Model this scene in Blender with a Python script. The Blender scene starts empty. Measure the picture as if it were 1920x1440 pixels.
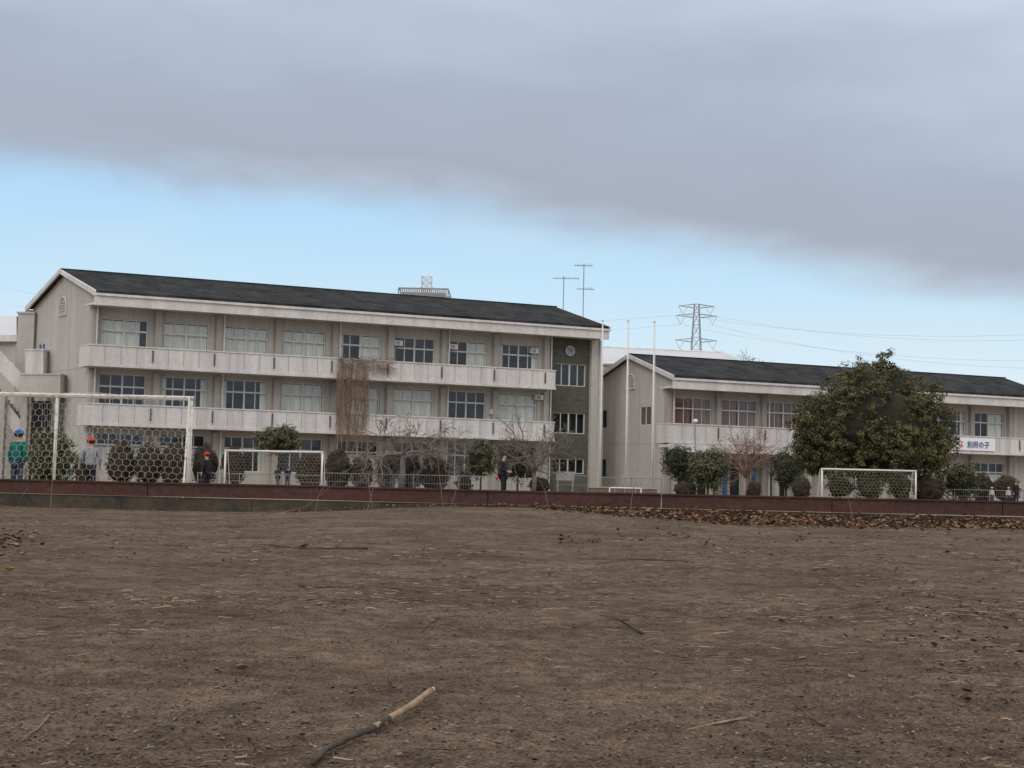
import bpy, math, random
from mathutils import Vector, Matrix, noise
random.seed(7)
C = bpy.context.scene.collection
V = Vector
FP = 2771.0; CAMZ = 0.45
TH = math.atan(193/FP); RO = math.radians(1.25)
U0 = V((0,-math.sin(TH),math.cos(TH))); X0 = V((1,0,0)); FW = V((0,math.cos(TH),math.sin(TH)))
RR = X0*math.cos(RO)+U0*math.sin(RO); UU = U0*math.cos(RO)-X0*math.sin(RO)
def pdir(px,py): return FW + RR*((px-960)/FP) + UU*((720-py)/FP)
def at(px,py,Y):
    d = pdir(px,py); return V((0,0,CAMZ)) + d*(Y/d.y)
def base(px,py,Y):
    p = at(px,py,Y); return V((p.x,p.y,0))

# ---------------------------------------------------------------- materials
def mat(name, col, rough=.85, var=.18, scale=3.0, bump=0, metallic=0, col2=None, island=0, fine=0, stretch=None, spec=.3, flo=.45):
    m = bpy.data.materials.new(name); m.use_nodes = True
    N = m.node_tree.nodes; L = m.node_tree.links
    b = N['Principled BSDF']; b.inputs['Roughness'].default_value = rough
    b.inputs['Metallic'].default_value = metallic
    b.inputs['Specular IOR Level'].default_value = spec
    tc = N.new('ShaderNodeTexCoord'); mp = N.new('ShaderNodeMapping'); L.new(tc.outputs['Object'], mp.inputs[0])
    if stretch: mp.inputs['Scale'].default_value = stretch
    nz = N.new('ShaderNodeTexNoise'); nz.inputs['Scale'].default_value = scale; nz.inputs['Detail'].default_value = 6
    nz.inputs['Roughness'].default_value = .62
    L.new(mp.outputs[0], nz.inputs['Vector'])
    rp = N.new('ShaderNodeValToRGB'); rp.color_ramp.elements[0].position = .32; rp.color_ramp.elements[1].position = .68
    c2 = col2 or tuple(c*(1+var) for c in col); c1 = col if col2 else tuple(c*(1-var) for c in col)
    rp.color_ramp.elements[0].color = (*c1,1); rp.color_ramp.elements[1].color = (*c2,1)
    L.new(nz.outputs['Fac'], rp.inputs[0]); out = rp.outputs[0]
    def mult(out, fac_socket, lo, hi):
        mr = N.new('ShaderNodeMapRange'); mr.inputs[3].default_value = lo; mr.inputs[4].default_value = hi
        L.new(fac_socket, mr.inputs[0])
        mx = N.new('ShaderNodeMix'); mx.data_type='RGBA'; mx.blend_type='MULTIPLY'; mx.inputs[0].default_value = 1
        L.new(out, mx.inputs[6]); L.new(mr.outputs[0], mx.inputs[7]); return mx.outputs[2]
    if fine:
        n2 = N.new('ShaderNodeTexNoise'); n2.inputs['Scale'].default_value = fine; n2.inputs['Detail'].default_value = 4
        L.new(tc.outputs['Object'], n2.inputs['Vector']); out = mult(out, n2.outputs['Fac'], flo, 2-flo)
    if island:
        g = N.new('ShaderNodeNewGeometry'); out = mult(out, g.outputs['Random Per Island'], 1-island, 1+island)
    L.new(out, b.inputs['Base Color'])
    if bump:
        bp = N.new('ShaderNodeBump'); bp.inputs['Strength'].default_value = bump; bp.inputs['Distance'].default_value = .02
        n3 = N.new('ShaderNodeTexNoise'); n3.inputs['Scale'].default_value = (fine or scale*6); n3.inputs['Detail'].default_value = 5
        L.new(tc.outputs['Object'], n3.inputs['Vector'])
        L.new(n3.outputs['Fac'], bp.inputs['Height']); L.new(bp.outputs[0], b.inputs['Normal'])
    return m
MT = {}
MT['wall'] = mat('wall_beige',(.42,.39,.345),var=.12,scale=.5,fine=9,stretch=(1,1,.25),flo=.9)
MT['pier'] = mat('pier_beige',(.35,.32,.285),var=.12,scale=.8,stretch=(1,1,.3))
MT['gable'] = mat('gable_wall',(.43,.40,.365),var=.12,scale=.35,stretch=(2,2,.25),fine=3,flo=.85)
MT['parapet'] = mat('parapet_white',(.56,.53,.505),var=.15,scale=1.6,stretch=(1,1,.12),fine=5,flo=.82)
MT['fascia'] = mat('fascia_white',(.59,.56,.535),var=.14,scale=1.5,stretch=(1,1,.2),fine=5,flo=.82)
MT['joint'] = mat('joint_dark',(.10,.09,.085))
MT['roof'] = mat('roof_shingle',(.016,.017,.018),scale=.7,col2=(.05,.049,.048),fine=5,rough=.95,flo=.3,spec=.1)
MT['stone'] = mat('stone_cladding',(.072,.068,.052),scale=2.0,col2=(.115,.108,.085),fine=5,stretch=(1,1,2.5),flo=.75)
MT['frame'] = mat('window_frame_white',(.56,.55,.53),rough=.5,var=.05)
MT['curtain'] = mat('curtain_cream',(.66,.67,.61),var=.15,scale=6,stretch=(1,1,.05))
MT['rcurtain'] = mat('curtain_dull_red',(.26,.15,.125),var=.3,scale=6,stretch=(1,1,.05))
MT['brownpane'] = mat('dull_brown_pane',(.14,.085,.07),var=.2)
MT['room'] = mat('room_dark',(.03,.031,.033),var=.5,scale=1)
MT['blue'] = mat('blue_paint',(.03,.13,.33),rough=.5,var=.15)
MT['pipe'] = mat('downpipe',(.55,.52,.49),rough=.5,var=.1)
MT['metal'] = mat('grey_metal',(.30,.30,.30),rough=.5,var=.15)
MT['fmetal'] = mat('fence_metal',(.20,.21,.21),rough=.6,var=.15)
MT['wmetal'] = mat('white_painted_metal',(.60,.58,.54),rough=.5,scale=12,col2=(.70,.68,.65))
MT['rustwhite'] = mat('worn_white_metal',(.26,.17,.11),rough=.7,scale=9,col2=(.64,.61,.56))
MT['rustwhite'].node_tree.nodes['Color Ramp'].color_ramp.elements[0].position=.30
MT['rustwhite'].node_tree.nodes['Color Ramp'].color_ramp.elements[1].position=.50
MT['net'] = mat('net_cord',(.47,.46,.42),var=.15)
MT['net2'] = mat('net_cord_tan',(.42,.37,.28),var=.1)
MT['red'] = mat('red_brown_paint',(.050,.024,.019),rough=.8,scale=1.6,col2=(.088,.038,.030),fine=14,bump=.3,stretch=(.4,1,2))
MT['conc'] = mat('mossy_concrete',(.042,.034,.025),scale=2,col2=(.085,.069,.049),fine=12,bump=.4)
MT['bark'] = mat('bark_grey',(.16,.135,.12),var=.3,scale=6)
MT['barkd'] = mat('bark_dark',(.045,.036,.03),var=.3,scale=6)
MT['bark2'] = mat('bark_red_twigs',(.24,.155,.13),var=.25,scale=6)
MT['leafcam'] = mat('foliage_evergreen',(.038,.043,.018),scale=.8,col2=(.135,.118,.044),island=.5,rough=.7)
MT['leafg'] = mat('foliage_green',(.055,.060,.03),scale=.9,col2=(.12,.12,.056),island=.5,rough=.7)
MT['leafdk'] = mat('foliage_dark',(.026,.032,.017),scale=.9,col2=(.06,.060,.030),island=.5,rough=.7)
MT['leafbr'] = mat('foliage_winter_brown',(.052,.037,.024),scale=1.2,col2=(.115,.073,.042),island=.45,rough=.8)
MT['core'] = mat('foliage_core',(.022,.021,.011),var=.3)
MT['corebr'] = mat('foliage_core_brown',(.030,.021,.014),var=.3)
MT['vine'] = mat('dry_vine',(.20,.13,.08),scale=3,col2=(.32,.22,.14),island=.4)
MT['needle'] = mat('pine_needle',(.09,.062,.040),scale=4,col2=(.27,.195,.125),island=.75)
MT['twig'] = mat('twig_bark',(.040,.028,.021),scale=20,col2=(.09,.066,.048),bump=.5)
MT['tan'] = mat('tan_wood',(.34,.23,.13),scale=30,col2=(.19,.125,.075))
MT['leafdead'] = mat('dead_leaf',(.095,.050,.028),scale=6,col2=(.24,.14,.078),island=.6)
MT['leafyel'] = mat('yellow_leaf',(.30,.17,.04),scale=16,col2=(.38,.24,.07))
MT['leafpale'] = mat('pale_red_leaf',(.17,.08,.055),scale=26,col2=(.27,.15,.10))
MT['palegrey'] = mat('pale_roof',(.50,.50,.52),var=.06,scale=.3)
MT['cgrey'] = mat('concrete_grey',(.32,.31,.29),var=.12,scale=.6)
MT['skin'] = mat('skin',(.48,.29,.21),rough=.6,var=.05)
MT['black'] = mat('black_cloth',(.014,.014,.017),var=.3,scale=8)
MT['hair'] = mat('hair_dark',(.022,.014,.011),var=.3,scale=30)
MT['teal'] = mat('teal_cloth',(.006,.12,.10),var=.25,scale=8)
MT['jean'] = mat('dark_denim',(.035,.045,.07),var=.25,scale=10)
MT['greyc'] = mat('grey_cloth',(.24,.24,.255),var=.15,scale=9)
MT['redc'] = mat('red_cap',(.45,.025,.022),var=.12,scale=9)
MT['bluec'] = mat('blue_cap',(.02,.08,.34),var=.12,scale=9)
MT['yelc'] = mat('yellow_cap',(.50,.38,.08),var=.12,scale=9)
MT['whitec'] = mat('white_cloth',(.5,.5,.51),var=.1,scale=9)
MT['navy'] = mat('navy_cloth',(.02,.025,.05),var=.2,scale=9)
MT['banner'] = mat('banner_white',(.78,.78,.78),var=.03)
MT['bred'] = mat('letter_red',(.60,.03,.05),var=.05)
MT['bnavy'] = mat('letter_navy',(.02,.07,.26),var=.05)
MT['clockface'] = mat('clock_face',(.30,.31,.32),var=.05)
MT['brownred'] = mat('brick_red',(.17,.105,.082),var=.2)
MT['field'] = mat('playground_dirt',(.20,.155,.11),scale=.2,col2=(.26,.20,.145),fine=6)
MT['wire'] = mat('wire_grey',(.40,.45,.50),var=.05)
def glassmat():
    m = bpy.data.materials.new('window_glass'); m.use_nodes = True
    N = m.node_tree.nodes; L = m.node_tree.links; N.clear()
    o = N.new('ShaderNodeOutputMaterial'); mx = N.new('ShaderNodeMixShader'); t = N.new('ShaderNodeBsdfTransparent'); g = N.new('ShaderNodeBsdfGlossy')
    g.inputs['Roughness'].default_value=.06; g.inputs['Color'].default_value=(.8,.82,.83,1); t.inputs['Color'].default_value=(.95,.96,.95,1)
    nz = N.new('ShaderNodeTexNoise'); nz.inputs['Scale'].default_value=.8
    mr = N.new('ShaderNodeMapRange'); mr.inputs[3].default_value=.01; mr.inputs[4].default_value=.10
    L.new(nz.outputs['Fac'],mr.inputs[0]); L.new(mr.outputs[0],mx.inputs[0]); L.new(t.outputs[0],mx.inputs[1]); L.new(g.outputs[0],mx.inputs[2]); L.new(mx.outputs[0],o.inputs[0])
    return m
MT['glass'] = glassmat()

# ---------------------------------------------------------------- mesh builder
OFF = {}
class MB:
    def __init__(s): s.v=[]; s.f=[]; s.mi=[]; s.cur=0
    def face(s, pts):
        i=len(s.v); s.v += [V(p) for p in pts]; s.f.append(tuple(range(i,i+len(pts)))); s.mi.append(s.cur)
    def hexa(s, p):
        i=len(s.v); s.v += [V(q) for q in p]
        for f in ((3,2,1,0),(4,5,6,7),(0,1,5,4),(1,2,6,5),(2,3,7,6),(3,0,4,7)):
            s.f.append(tuple(i+k for k in f)); s.mi.append(s.cur)
    def box(s,a,b):
        x0,y0,z0=a; x1,y1,z1=b
        s.hexa([(x0,y0,z0),(x1,y0,z0),(x1,y1,z0),(x0,y1,z0),(x0,y0,z1),(x1,y0,z1),(x1,y1,z1),(x0,y1,z1)])
    def tube(s, pts, rad, n=6, cap=True):
        pts=[V(p) for p in pts]; 
        if not hasattr(rad,'__len__'): rad=[rad]*len(pts)
        rings=[]
        for k,p in enumerate(pts):
            d=(pts[min(k+1,len(pts)-1)]-pts[max(k-1,0)])
            if d.length<1e-9: d=V((0,0,1))
            d.normalize(); a=d.cross(V((0,0,1)) if abs(d.z)<.9 else V((1,0,0))).normalized(); b=d.cross(a)
            i=len(s.v)
            for j in range(n):
                t=2*math.pi*j/n; s.v.append(p+(a*math.cos(t)+b*math.sin(t))*rad[k])
            rings.append(i)
        for k in range(len(rings)-1):
            A,B=rings[k],rings[k+1]
            for j in range(n):
                s.f.append((A+j,A+(j+1)%n,B+(j+1)%n,B+j)); s.mi.append(s.cur)
        if cap:
            s.f.append(tuple(rings[0]+j for j in range(n-1,-1,-1))); s.mi.append(s.cur)
            s.f.append(tuple(rings[-1]+j for j in range(n))); s.mi.append(s.cur)
    def blob(s, c, r, seg=12, rings=8, amp=0, fr=1.5, seed=0, zmin=-1):
        c=V(c); i=len(s.v)
        for a in range(rings+1):
            ph=math.pi*a/rings
            for b in range(seg):
                t=2*math.pi*b/seg
                n=V((math.sin(ph)*math.cos(t),math.sin(ph)*math.sin(t),math.cos(ph)))
                if n.z<zmin: n.z=zmin
                k=1+amp*noise.noise(n*fr+V((seed,seed*.7,3)))
                s.v.append(c+V((n.x*r[0],n.y*r[1],n.z*r[2]))*k)
        for a in range(rings):
            for b in range(seg):
                s.f.append((i+a*seg+b,i+(a+1)*seg+b,i+(a+1)*seg+(b+1)%seg,i+a*seg+(b+1)%seg)); s.mi.append(s.cur)
    def build(s,name,mats,parent=None,origin=None,smooth=False,kind=None,label=None):
        if parent is not None: off=OFF.get(parent.name,V((0,0,0)))
        else: off=V(origin) if origin is not None else V((0,0,0))
        me=bpy.data.meshes.new(name); me.from_pydata([tuple(v-off) for v in s.v],[],s.f)
        if not isinstance(mats,(list,tuple)): mats=[mats]
        for m in mats: me.materials.append(m)
        if len(mats)>1: me.polygons.foreach_set('material_index', s.mi)
        if smooth: me.polygons.foreach_set('use_smooth',[True]*len(s.f))
        me.update()
        o=bpy.data.objects.new(name,me); C.objects.link(o)
        if parent is not None: o.parent=parent
        else: o.location=off
        OFF[o.name]=off
        if kind: o['kind']=kind
        if label: o['label']=label
        return o
def tag(o,label,cat,group=None):
    o['label']=label; o['category']=cat
    if group: o['group']=group
    return o
def thing(name,label,cat,loc,group=None,local=False,rotz=0):
    o=bpy.data.objects.new(name,None); C.objects.link(o); o.location=loc; o.rotation_euler=(0,0,rotz); o.empty_display_size=.2
    OFF[o.name]=V((0,0,0)) if local else V(loc)
    return tag(o,label,cat,group)

# ---------------------------------------------------------------- camera, world, light
cam=bpy.data.cameras.new('camera'); co=bpy.data.objects.new('camera',cam); C.objects.link(co)
m3=Matrix((RR,UU,-FW)).transposed(); co.matrix_world=Matrix.Translation((0,0,CAMZ))@m3.to_4x4()
cam.sensor_width=36; cam.lens=FP/1920*36; cam.clip_start=.05; cam.clip_end=5000
bpy.context.scene.camera=co
sc=bpy.context.scene
sc.view_settings.view_transform='Standard'; sc.view_settings.look='None'; sc.view_settings.exposure=0
W=bpy.data.worlds.new('World'); sc.world=W; W.use_nodes=True
N=W.node_tree.nodes; L=W.node_tree.links; N.clear()
def mth(op,a,b=None,c=None):
    n=N.new('ShaderNodeMath'); n.operation=op
    for i,x in enumerate((a,b,c)):
        if x is None: continue
        if isinstance(x,(int,float)): n.inputs[i].default_value=x
        else: L.new(x,n.inputs[i])
    return n.outputs[0]
def srgb(r,g,b,k=1):
    f=lambda c:((c/255+.055)/1.055)**2.4 if c>10 else c/255/12.92
    return (f(r)*k,f(g)*k,f(b)*k,1)
tc=N.new('ShaderNodeTexCoord'); sp=N.new('ShaderNodeSeparateXYZ'); L.new(tc.outputs['Generated'],sp.inputs[0])
x,y,z=sp.outputs
mpn=N.new('ShaderNodeMapping'); mpn.inputs['Scale'].default_value=(1,1,2.8); mpn.inputs['Rotation'].default_value=(0,math.radians(7),0); L.new(tc.outputs['Generated'],mpn.inputs[0])
def nz(sc_,det=4,vec=None,rough=.5):
    n=N.new('ShaderNodeTexNoise'); n.inputs['Scale'].default_value=sc_; n.inputs['Detail'].default_value=det; n.inputs['Roughness'].default_value=rough
    L.new(vec or mpn.outputs[0],n.inputs['Vector']); return n.outputs['Fac']
q=mth('ADD',mth('ADD',z,mth('MULTIPLY',x,.124)),mth('MULTIPLY',y,-.18))
q2=mth('ADD',mth('ADD',q,mth('MULTIPLY',mth('SUBTRACT',nz(5.5,5),.5),.045)),mth('MULTIPLY',mth('SUBTRACT',nz(22,5),.5),.012))
mr=N.new('ShaderNodeMapRange'); mr.interpolation_type='SMOOTHSTEP'; mr.inputs[1].default_value=-.024; mr.inputs[2].default_value=.024; L.new(q2,mr.inputs[0])
q3=mth('ADD',mth('ADD',q,mth('MULTIPLY',mth('SUBTRACT',nz(3.6,3),.5),.15)),mth('MULTIPLY',mth('SUBTRACT',nz(11,5),.5),.07))
cr=N.new('ShaderNodeValToRGB'); e=cr.color_ramp; mrq=N.new('ShaderNodeMapRange'); mrq.inputs[1].default_value=-.04; mrq.inputs[2].default_value=.76; L.new(q3,mrq.inputs[0]); L.new(mrq.outputs[0],cr.inputs[0])
P_=lambda v:(v+.04)/.8
e.elements[0].position=P_(-.04); e.elements[0].color=srgb(196,205,218); e.elements[1].position=P_(.76); e.elements[1].color=srgb(240,241,244,1.5)
for p,c,k_ in ((.0,(180,188,202),1),(.03,(169,177,193),1),(.075,(172,182,201),1),(.13,(184,196,216),1),(.19,(203,215,234),1),(.30,(216,226,240),1),(.45,(230,234,241),1.2)):
    k=e.elements.new(P_(p)); k.color=srgb(*c,k_)
sr=N.new('ShaderNodeValToRGB'); s_=sr.color_ramp; mrs=N.new('ShaderNodeMapRange'); mrs.inputs[1].default_value=0; mrs.inputs[2].default_value=.5; L.new(z,mrs.inputs[0]); L.new(mrs.outputs[0],sr.inputs[0])
s_.elements[0].position=0; s_.elements[0].color=srgb(230,240,245); s_.elements[1].position=1; s_.elements[1].color=srgb(110,165,225)
for p,c in ((.14,(222,239,248)),(.26,(200,231,251)),(.42,(174,217,251))):
    k=s_.elements.new(p); k.color=srgb(*c)
sky=N.new('ShaderNodeTexSky'); sky.sky_type='NISHITA'; sky.sun_disc=False; sky.sun_elevation=math.radians(32); sky.sun_rotation=math.radians(205)
ST=.1
def mixc(f,a,b,bt='MIX'):
    n=N.new('ShaderNodeMix'); n.data_type='RGBA'; n.blend_type=bt
    for i,x_ in ((0,f),(6,a),(7,b)):
        if isinstance(x_,(int,float)): n.inputs[i].default_value=x_
        elif isinstance(x_,tuple): n.inputs[i].default_value=x_
        else: L.new(x_,n.inputs[i])
    return n.outputs[2]
def x10(c):
    n=N.new('ShaderNodeVectorMath'); n.operation='SCALE'; n.inputs[3].default_value=1/ST; L.new(c,n.inputs[0]); return n.outputs[0]
skyc=mixc(.95,sky.outputs[0],x10(sr.outputs[0]))
wisp=N.new('ShaderNodeMapRange'); wisp.inputs[1].default_value=.52; wisp.inputs[2].default_value=.85; wisp.inputs[3].default_value=0; wisp.inputs[4].default_value=.3; L.new(nz(9,3),wisp.inputs[0])
skyc=mixc(wisp.outputs[0],skyc,tuple(c/ST for c in srgb(225,230,238)[:3])+(1,))
fin=mixc(mr.outputs[0],skyc,x10(cr.outputs[0]))
bg=N.new('ShaderNodeBackground'); bg.inputs[1].default_value=ST; L.new(fin,bg.inputs[0])
wo=N.new('ShaderNodeOutputWorld'); L.new(bg.outputs[0],wo.inputs[0])
sl=bpy.data.lights.new('sun','SUN'); sl.energy=.7; sl.angle=math.radians(22); sl.color=(1,.92,.82)
so=bpy.data.objects.new('sun',sl); C.objects.link(so)
sd=V((-.42,-.75,.55)).normalized(); so.rotation_euler=sd.to_track_quat('Z','Y').to_euler(); so.location=(0,0,50)

# ---------------------------------------------------------------- ground
def sst(a,b,x): t=max(0,min(1,(x-a)/(b-a))); return t*t*(3-2*t)
def gz(x,y):
    h=.165*math.exp(-((x+.15)/2.3)**2)*sst(11,18.5,y) + .05*math.exp(-((x-6)/2.0)**2)*sst(12,19,y)
    h+=.018*noise.noise(V((x*.9,y*.9,1))) + .010*noise.noise(V((x*4,y*4,5)))
    if y<10: h+=(.0055*noise.noise(V((x*15,y*15,9)))+.003*noise.noise(V((x*40,y*40,2))))*sst(10,7,y) if y>7 else (.0055*noise.noise(V((x*15,y*15,9)))+.003*noise.noise(V((x*40,y*40,2))))
    return h
mb=MB(); g=-.03
mb.face([(-2500,-300,g),(2500,-300,g),(2500,4000,g),(-2500,4000,g)])
mb.build('ground',MT['field'],kind='structure')
mb=MB(); rows=[]; yy=1.3
while yy<22.3:
    rows.append(yy); yy*=1.0050
rows.append(22.3)
nx=480
for r in rows:
    w=max(1.2,r*.55)
    for i in range(nx+1):
        xx=-w+2*w*i/nx; mb.v.append(V((xx,r,gz(xx,r))))
for j in range(len(rows)-1):
    for i in range(nx):
        a=j*(nx+1)+i; mb.f.append((a,a+1,a+nx+2,a+nx+1))
mb.mi=[0]*len(mb.f)
ms=mat('bare_soil',(.074,.049,.032),scale=.9,col2=(.140,.096,.064),fine=55,rough=.95,bump=.9,spec=.1)
NN=ms.node_tree.nodes; LL=ms.node_tree.links; bsdf=NN['Principled BSDF']
src=bsdf.inputs['Base Color'].links[0].from_socket
t2=NN.new('ShaderNodeTexCoord')
for scl,lo,hi,p0,p1 in ((160,.5,1.5,.34,.66),(12,.72,1.28,.35,.65),(2.5,.82,1.18,.35,.65)):
    n4=NN.new('ShaderNodeTexNoise'); n4.inputs['Scale'].default_value=scl; n4.inputs['Detail'].default_value=4; LL.new(t2.outputs['Object'],n4.inputs['Vector'])
    r4=NN.new('ShaderNodeMapRange'); r4.inputs[1].default_value=p0; r4.inputs[2].default_value=p1; r4.inputs[3].default_value=lo; r4.inputs[4].default_value=hi
    LL.new(n4.outputs['Fac'],r4.inputs[0])
    mxx=NN.new('ShaderNodeMix'); mxx.data_type='RGBA'; mxx.blend_type='MULTIPLY'; mxx.inputs[0].default_value=1; LL.new(src,mxx.inputs[6]); LL.new(r4.outputs[0],mxx.inputs[7]); src=mxx.outputs[2]
LL.new(src,bsdf.inputs['Base Color'])
mb.build('soil_ground',ms,kind='structure',smooth=True)
def gp(px,py):
    d=pdir(px,py); h=0
    for _ in range(6):
        k=(h-CAMZ)/d.z; p=V((0,0,CAMZ))+d*k; h=gz(p.x,p.y)
    return V((p.x,p.y,h))
def scatter(n,pmin,pmax,fn):
    for _ in range(n):
        p=random.uniform(pmin,pmax); Y=CAMZ*FP/p; X=random.uniform(-.42,.42)*Y
        fn(X,Y,p)
mb=MB(); mb2=MB()
def needle(X,Y,p,dark=False):
    dens=noise.noise(V((X*.9,Y*.5,7)))+.2*sst(-1,3,X/Y*8)+.15*sst(330,200,p) if p<330 else noise.noise(V((X*.9,Y*.5,7)))+.2*sst(-1,3,X/Y*8)
    if random.random()>.36+dens*1.1: return
    M=mb2 if random.random()<.5 else mb
    l=random.uniform(.02,.055) if random.random()<.8 else random.uniform(.055,.11); a=random.gauss(0,.8) if random.random()<.35 else random.uniform(0,6.28); w=random.uniform(.0005,.0012)*(1 if p>250 else (1.4 if p>140 else 2.0))
    c=random.gauss(0,.45); pts=[]; P=V((X,Y,0)); lift=random.uniform(.001,.004)*(1 if p>250 else 1.5)
    for k in range(4):
        z=gz(P.x,P.y)+lift+random.uniform(0,.0025)
        pts.append(V((P.x,P.y,z))); P=P+V((math.cos(a),math.sin(a),0))*l/3; a+=c+random.gauss(0,.25)
    i=len(M.v)
    for k,q_ in enumerate(pts):
        d=(pts[min(k+1,3)]-pts[max(k-1,0)]).normalized(); n_=V((-d.y,d.x,0))*w*(1 if k<3 else .3)
        M.v+= [q_-n_,q_+n_+V((0,0,w*1.3))]
    for k in range(3): M.f.append((i+2*k,i+2*k+2,i+2*k+3,i+2*k+1)); M.mi.append(0)
scatter(11000,48,540,needle)
scatter(9000,46,230,needle)
mb.build('pine_needles',MT['needle'],kind='stuff')
mb2.build('dark_twig_litter',MT['twig'],kind='stuff')
mb=MB()
def crumb(X,Y,p):
    if random.random()>.55+noise.noise(V((X*.7,Y*.7,17))): return
    s=random.uniform(.0015,.0055)*(1 if p>150 else 2.2); z=gz(X,Y)+s*.4; a=random.uniform(0,6.28)
    pts=[V((X+math.cos(a+t)*s*random.uniform(.5,1.4),Y+math.sin(a+t)*s*random.uniform(.5,1.4),z+random.uniform(-.3,.7)*s)) for t in (0,1.4,3,4.5)]
    mb.face(pts)
scatter(26000,48,540,crumb)
mb.build('soil_litter',mat('litter_chips',(.036,.026,.019),scale=30,col2=(.16,.115,.08),island=.7),kind='stuff')
def leaf_faces(mb,P,s,a,tilt,curl):
    d=V((math.cos(a),math.sin(a),tilt*.5)).normalized(); n=V((-d.y,d.x,0)).normalized(); up=d.cross(n); 
    if up.z<0: up=-up
    prof=[(0,0),(.25,.28),(.5,.36),(.75,.24),(1,0)]
    c=[P+d*(s*t)+up*(s*curl*(t-.5)**2) for t,_ in prof]
    i=len(mb.v)
    for (t,w),q_ in zip(prof,c):
        mb.v+=[q_-n*(s*w)+up*(s*w*curl*1.2), q_, q_+n*(s*w)+up*(s*w*curl*1.2)]
    for k in range(4):
        for j in (0,1): mb.f.append((i+3*k+j,i+3*k+3+j,i+3*k+4+j,i+3*k+1+j)); mb.mi.append(mb.cur)
def wall_pt(px):
    t=px/1920; Y=21.7-1.6*t; p=at(px,900+43*t,Y); return p
mb=MB()
for _ in range(4200):
    px=random.choice([random.gauss(1500,260),random.uniform(1080,1960),random.gauss(1330,110)])
    if px<1000 or px>2050: continue
    w=wall_pt(px); dd=abs(random.gauss(0,1))*.8+.05; X=w.x; Y=w.y-dd
    if Y<17: continue
    h=max(0,.17*math.exp(-dd*1.6))*random.random()*(.4+.6*sst(1050,1300,px))
    leaf_faces(mb,V((X,Y,gz(X,Y)+.01+h)),random.uniform(.04,.09),random.uniform(0,6.28),random.uniform(-.8,1.2),random.uniform(-.2,1.2))
for _ in range(110):
    px=random.gauss(5,40); py=random.gauss(1018,16)
    if py<985: continue
    P=gp(px,py); leaf_faces(mb,P+V((0,0,.005+random.random()*.02)),random.uniform(.03,.06),random.uniform(0,6.28),random.uniform(-.4,.7),random.uniform(0,1))
for _ in range(160):
    px=random.uniform(1050,1990); py=random.gauss(1000,18)
    if py<968: continue
    P=gp(px,py); leaf_faces(mb,P+V((0,0,.006)),random.uniform(.02,.06),random.uniform(0,6.28),random.uniform(-.1,.6),random.uniform(0,1.2))
for _ in range(260):
    px=random.gauss(1780,130); py=random.gauss(1170,60)
    if py<1000: continue
    P=gp(px,py); leaf_faces(mb,P+V((0,0,.003)),random.uniform(.008,.03),random.uniform(0,6.28),random.uniform(-.1,.5),random.uniform(0,1.2))
for _ in range(200):
    px=random.uniform(540,1060); w=wall_pt(px); P=V((w.x,w.y-random.uniform(.05,.8),0)); P.z=gz(P.x,P.y)+.01+random.random()*.02
    leaf_faces(mb,P,random.uniform(.03,.06),random.uniform(0,6.28),random.uniform(0,.8),.8)
for _ in range(140):
    px=random.uniform(0,1920); py=random.uniform(1030,1430); P=gp(px,py); leaf_faces(mb,P+V((0,0,.003)),random.uniform(.006,.018),random.uniform(0,6.28),random.uniform(-.1,.5),random.uniform(0,1.2))
mb.build('fallen_leaves',MT['leafdead'],kind='stuff')
def one_leaf(px,py,s,a,m,label):
    P=gp(px,py); mb=MB(); leaf_faces(mb,P+V((0,0,.006)),s,a,.15,.9); leaf_faces(mb,P+V((.008,.004,.008)),s*.7,a+1.1,.3,.9); tag(mb.build('dead_leaf',m,origin=P),label,'leaf')
one_leaf(440,1262,.034,.3,MT['leafpale'],'curled pale reddish dead leaf lying alone on the bare soil, left of the foreground branch')
one_leaf(8,1074,.05,.1,MT['leafyel'],'yellow fallen leaf at the left edge of the soil')
one_leaf(560,1030,.07,.5,MT['leafpale'],'pale brown dead leaf lying beside the long dark twig on the left')
one_leaf(1500,1008,.05,2.5,MT['leafyel'],'small ochre leaf on the soil in front of the leaf drift')
def twig(pts,r,label,m=MT['twig'],m2=None):
    P=[gp(*p)+V((0,0,r*1.1)) for p in pts]; Q=[]
    for a,b in zip(P[:-1],P[1:]):
        for t in (0,.33,.66): Q.append(a.lerp(b,t)+V((random.uniform(-1,1),random.uniform(-1,1),random.uniform(0,.8)))*r*.9)
    Q.append(P[-1]); mb=MB(); n=len(Q)
    mb.tube(Q,[r*(.45+.6*k/(n-1))*random.uniform(.85,1.15) for k in range(n)],7)
    s=Q[n//2]; d=(Q[n//2+1]-s).normalized(); mb.tube([s,s+d*r*8+V((-d.y,d.x,0))*r*7],[r*.5,r*.25],5)
    return tag(mb.build('twig',m,origin=P[0],smooth=True),label,'twig')
twig([(478,1022),(560,1030),(640,1033),(690,1030)],.006,'long dark twig lying level on the soil at left, beyond the others')
twig([(1120,1058),(1190,1051),(1260,1053),(1300,1056)],.005,'thin dark twig lying level on the soil right of centre')
twig([(1125,1158),(1160,1163),(1205,1190)],.0042,'short dark crooked twig in the middle distance right of centre')
twig([(790,1188),(820,1160),(845,1135)],.0028,'thin slanting twig near the centre of the soil')
twig([(1490,1322),(1520,1350),(1545,1362)],.0022,'fine twig lying right of the foreground branch')
twig([(40,1392),(70,1372),(92,1345)],.0025,'thin grey twig in the lower left corner',MT['bark'])
twig([(1290,1372),(1340,1360),(1400,1350)],.0030,'pale tan twig on the soil at lower right',MT['tan'])
twig([(640,1100),(590,1104),(560,1100)],.004,'short dark twig left of centre, nearer than the long one')
pts=[(585,1440),(618,1412),(668,1390),(700,1380),(735,1360),(772,1340),(808,1313)]
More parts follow.
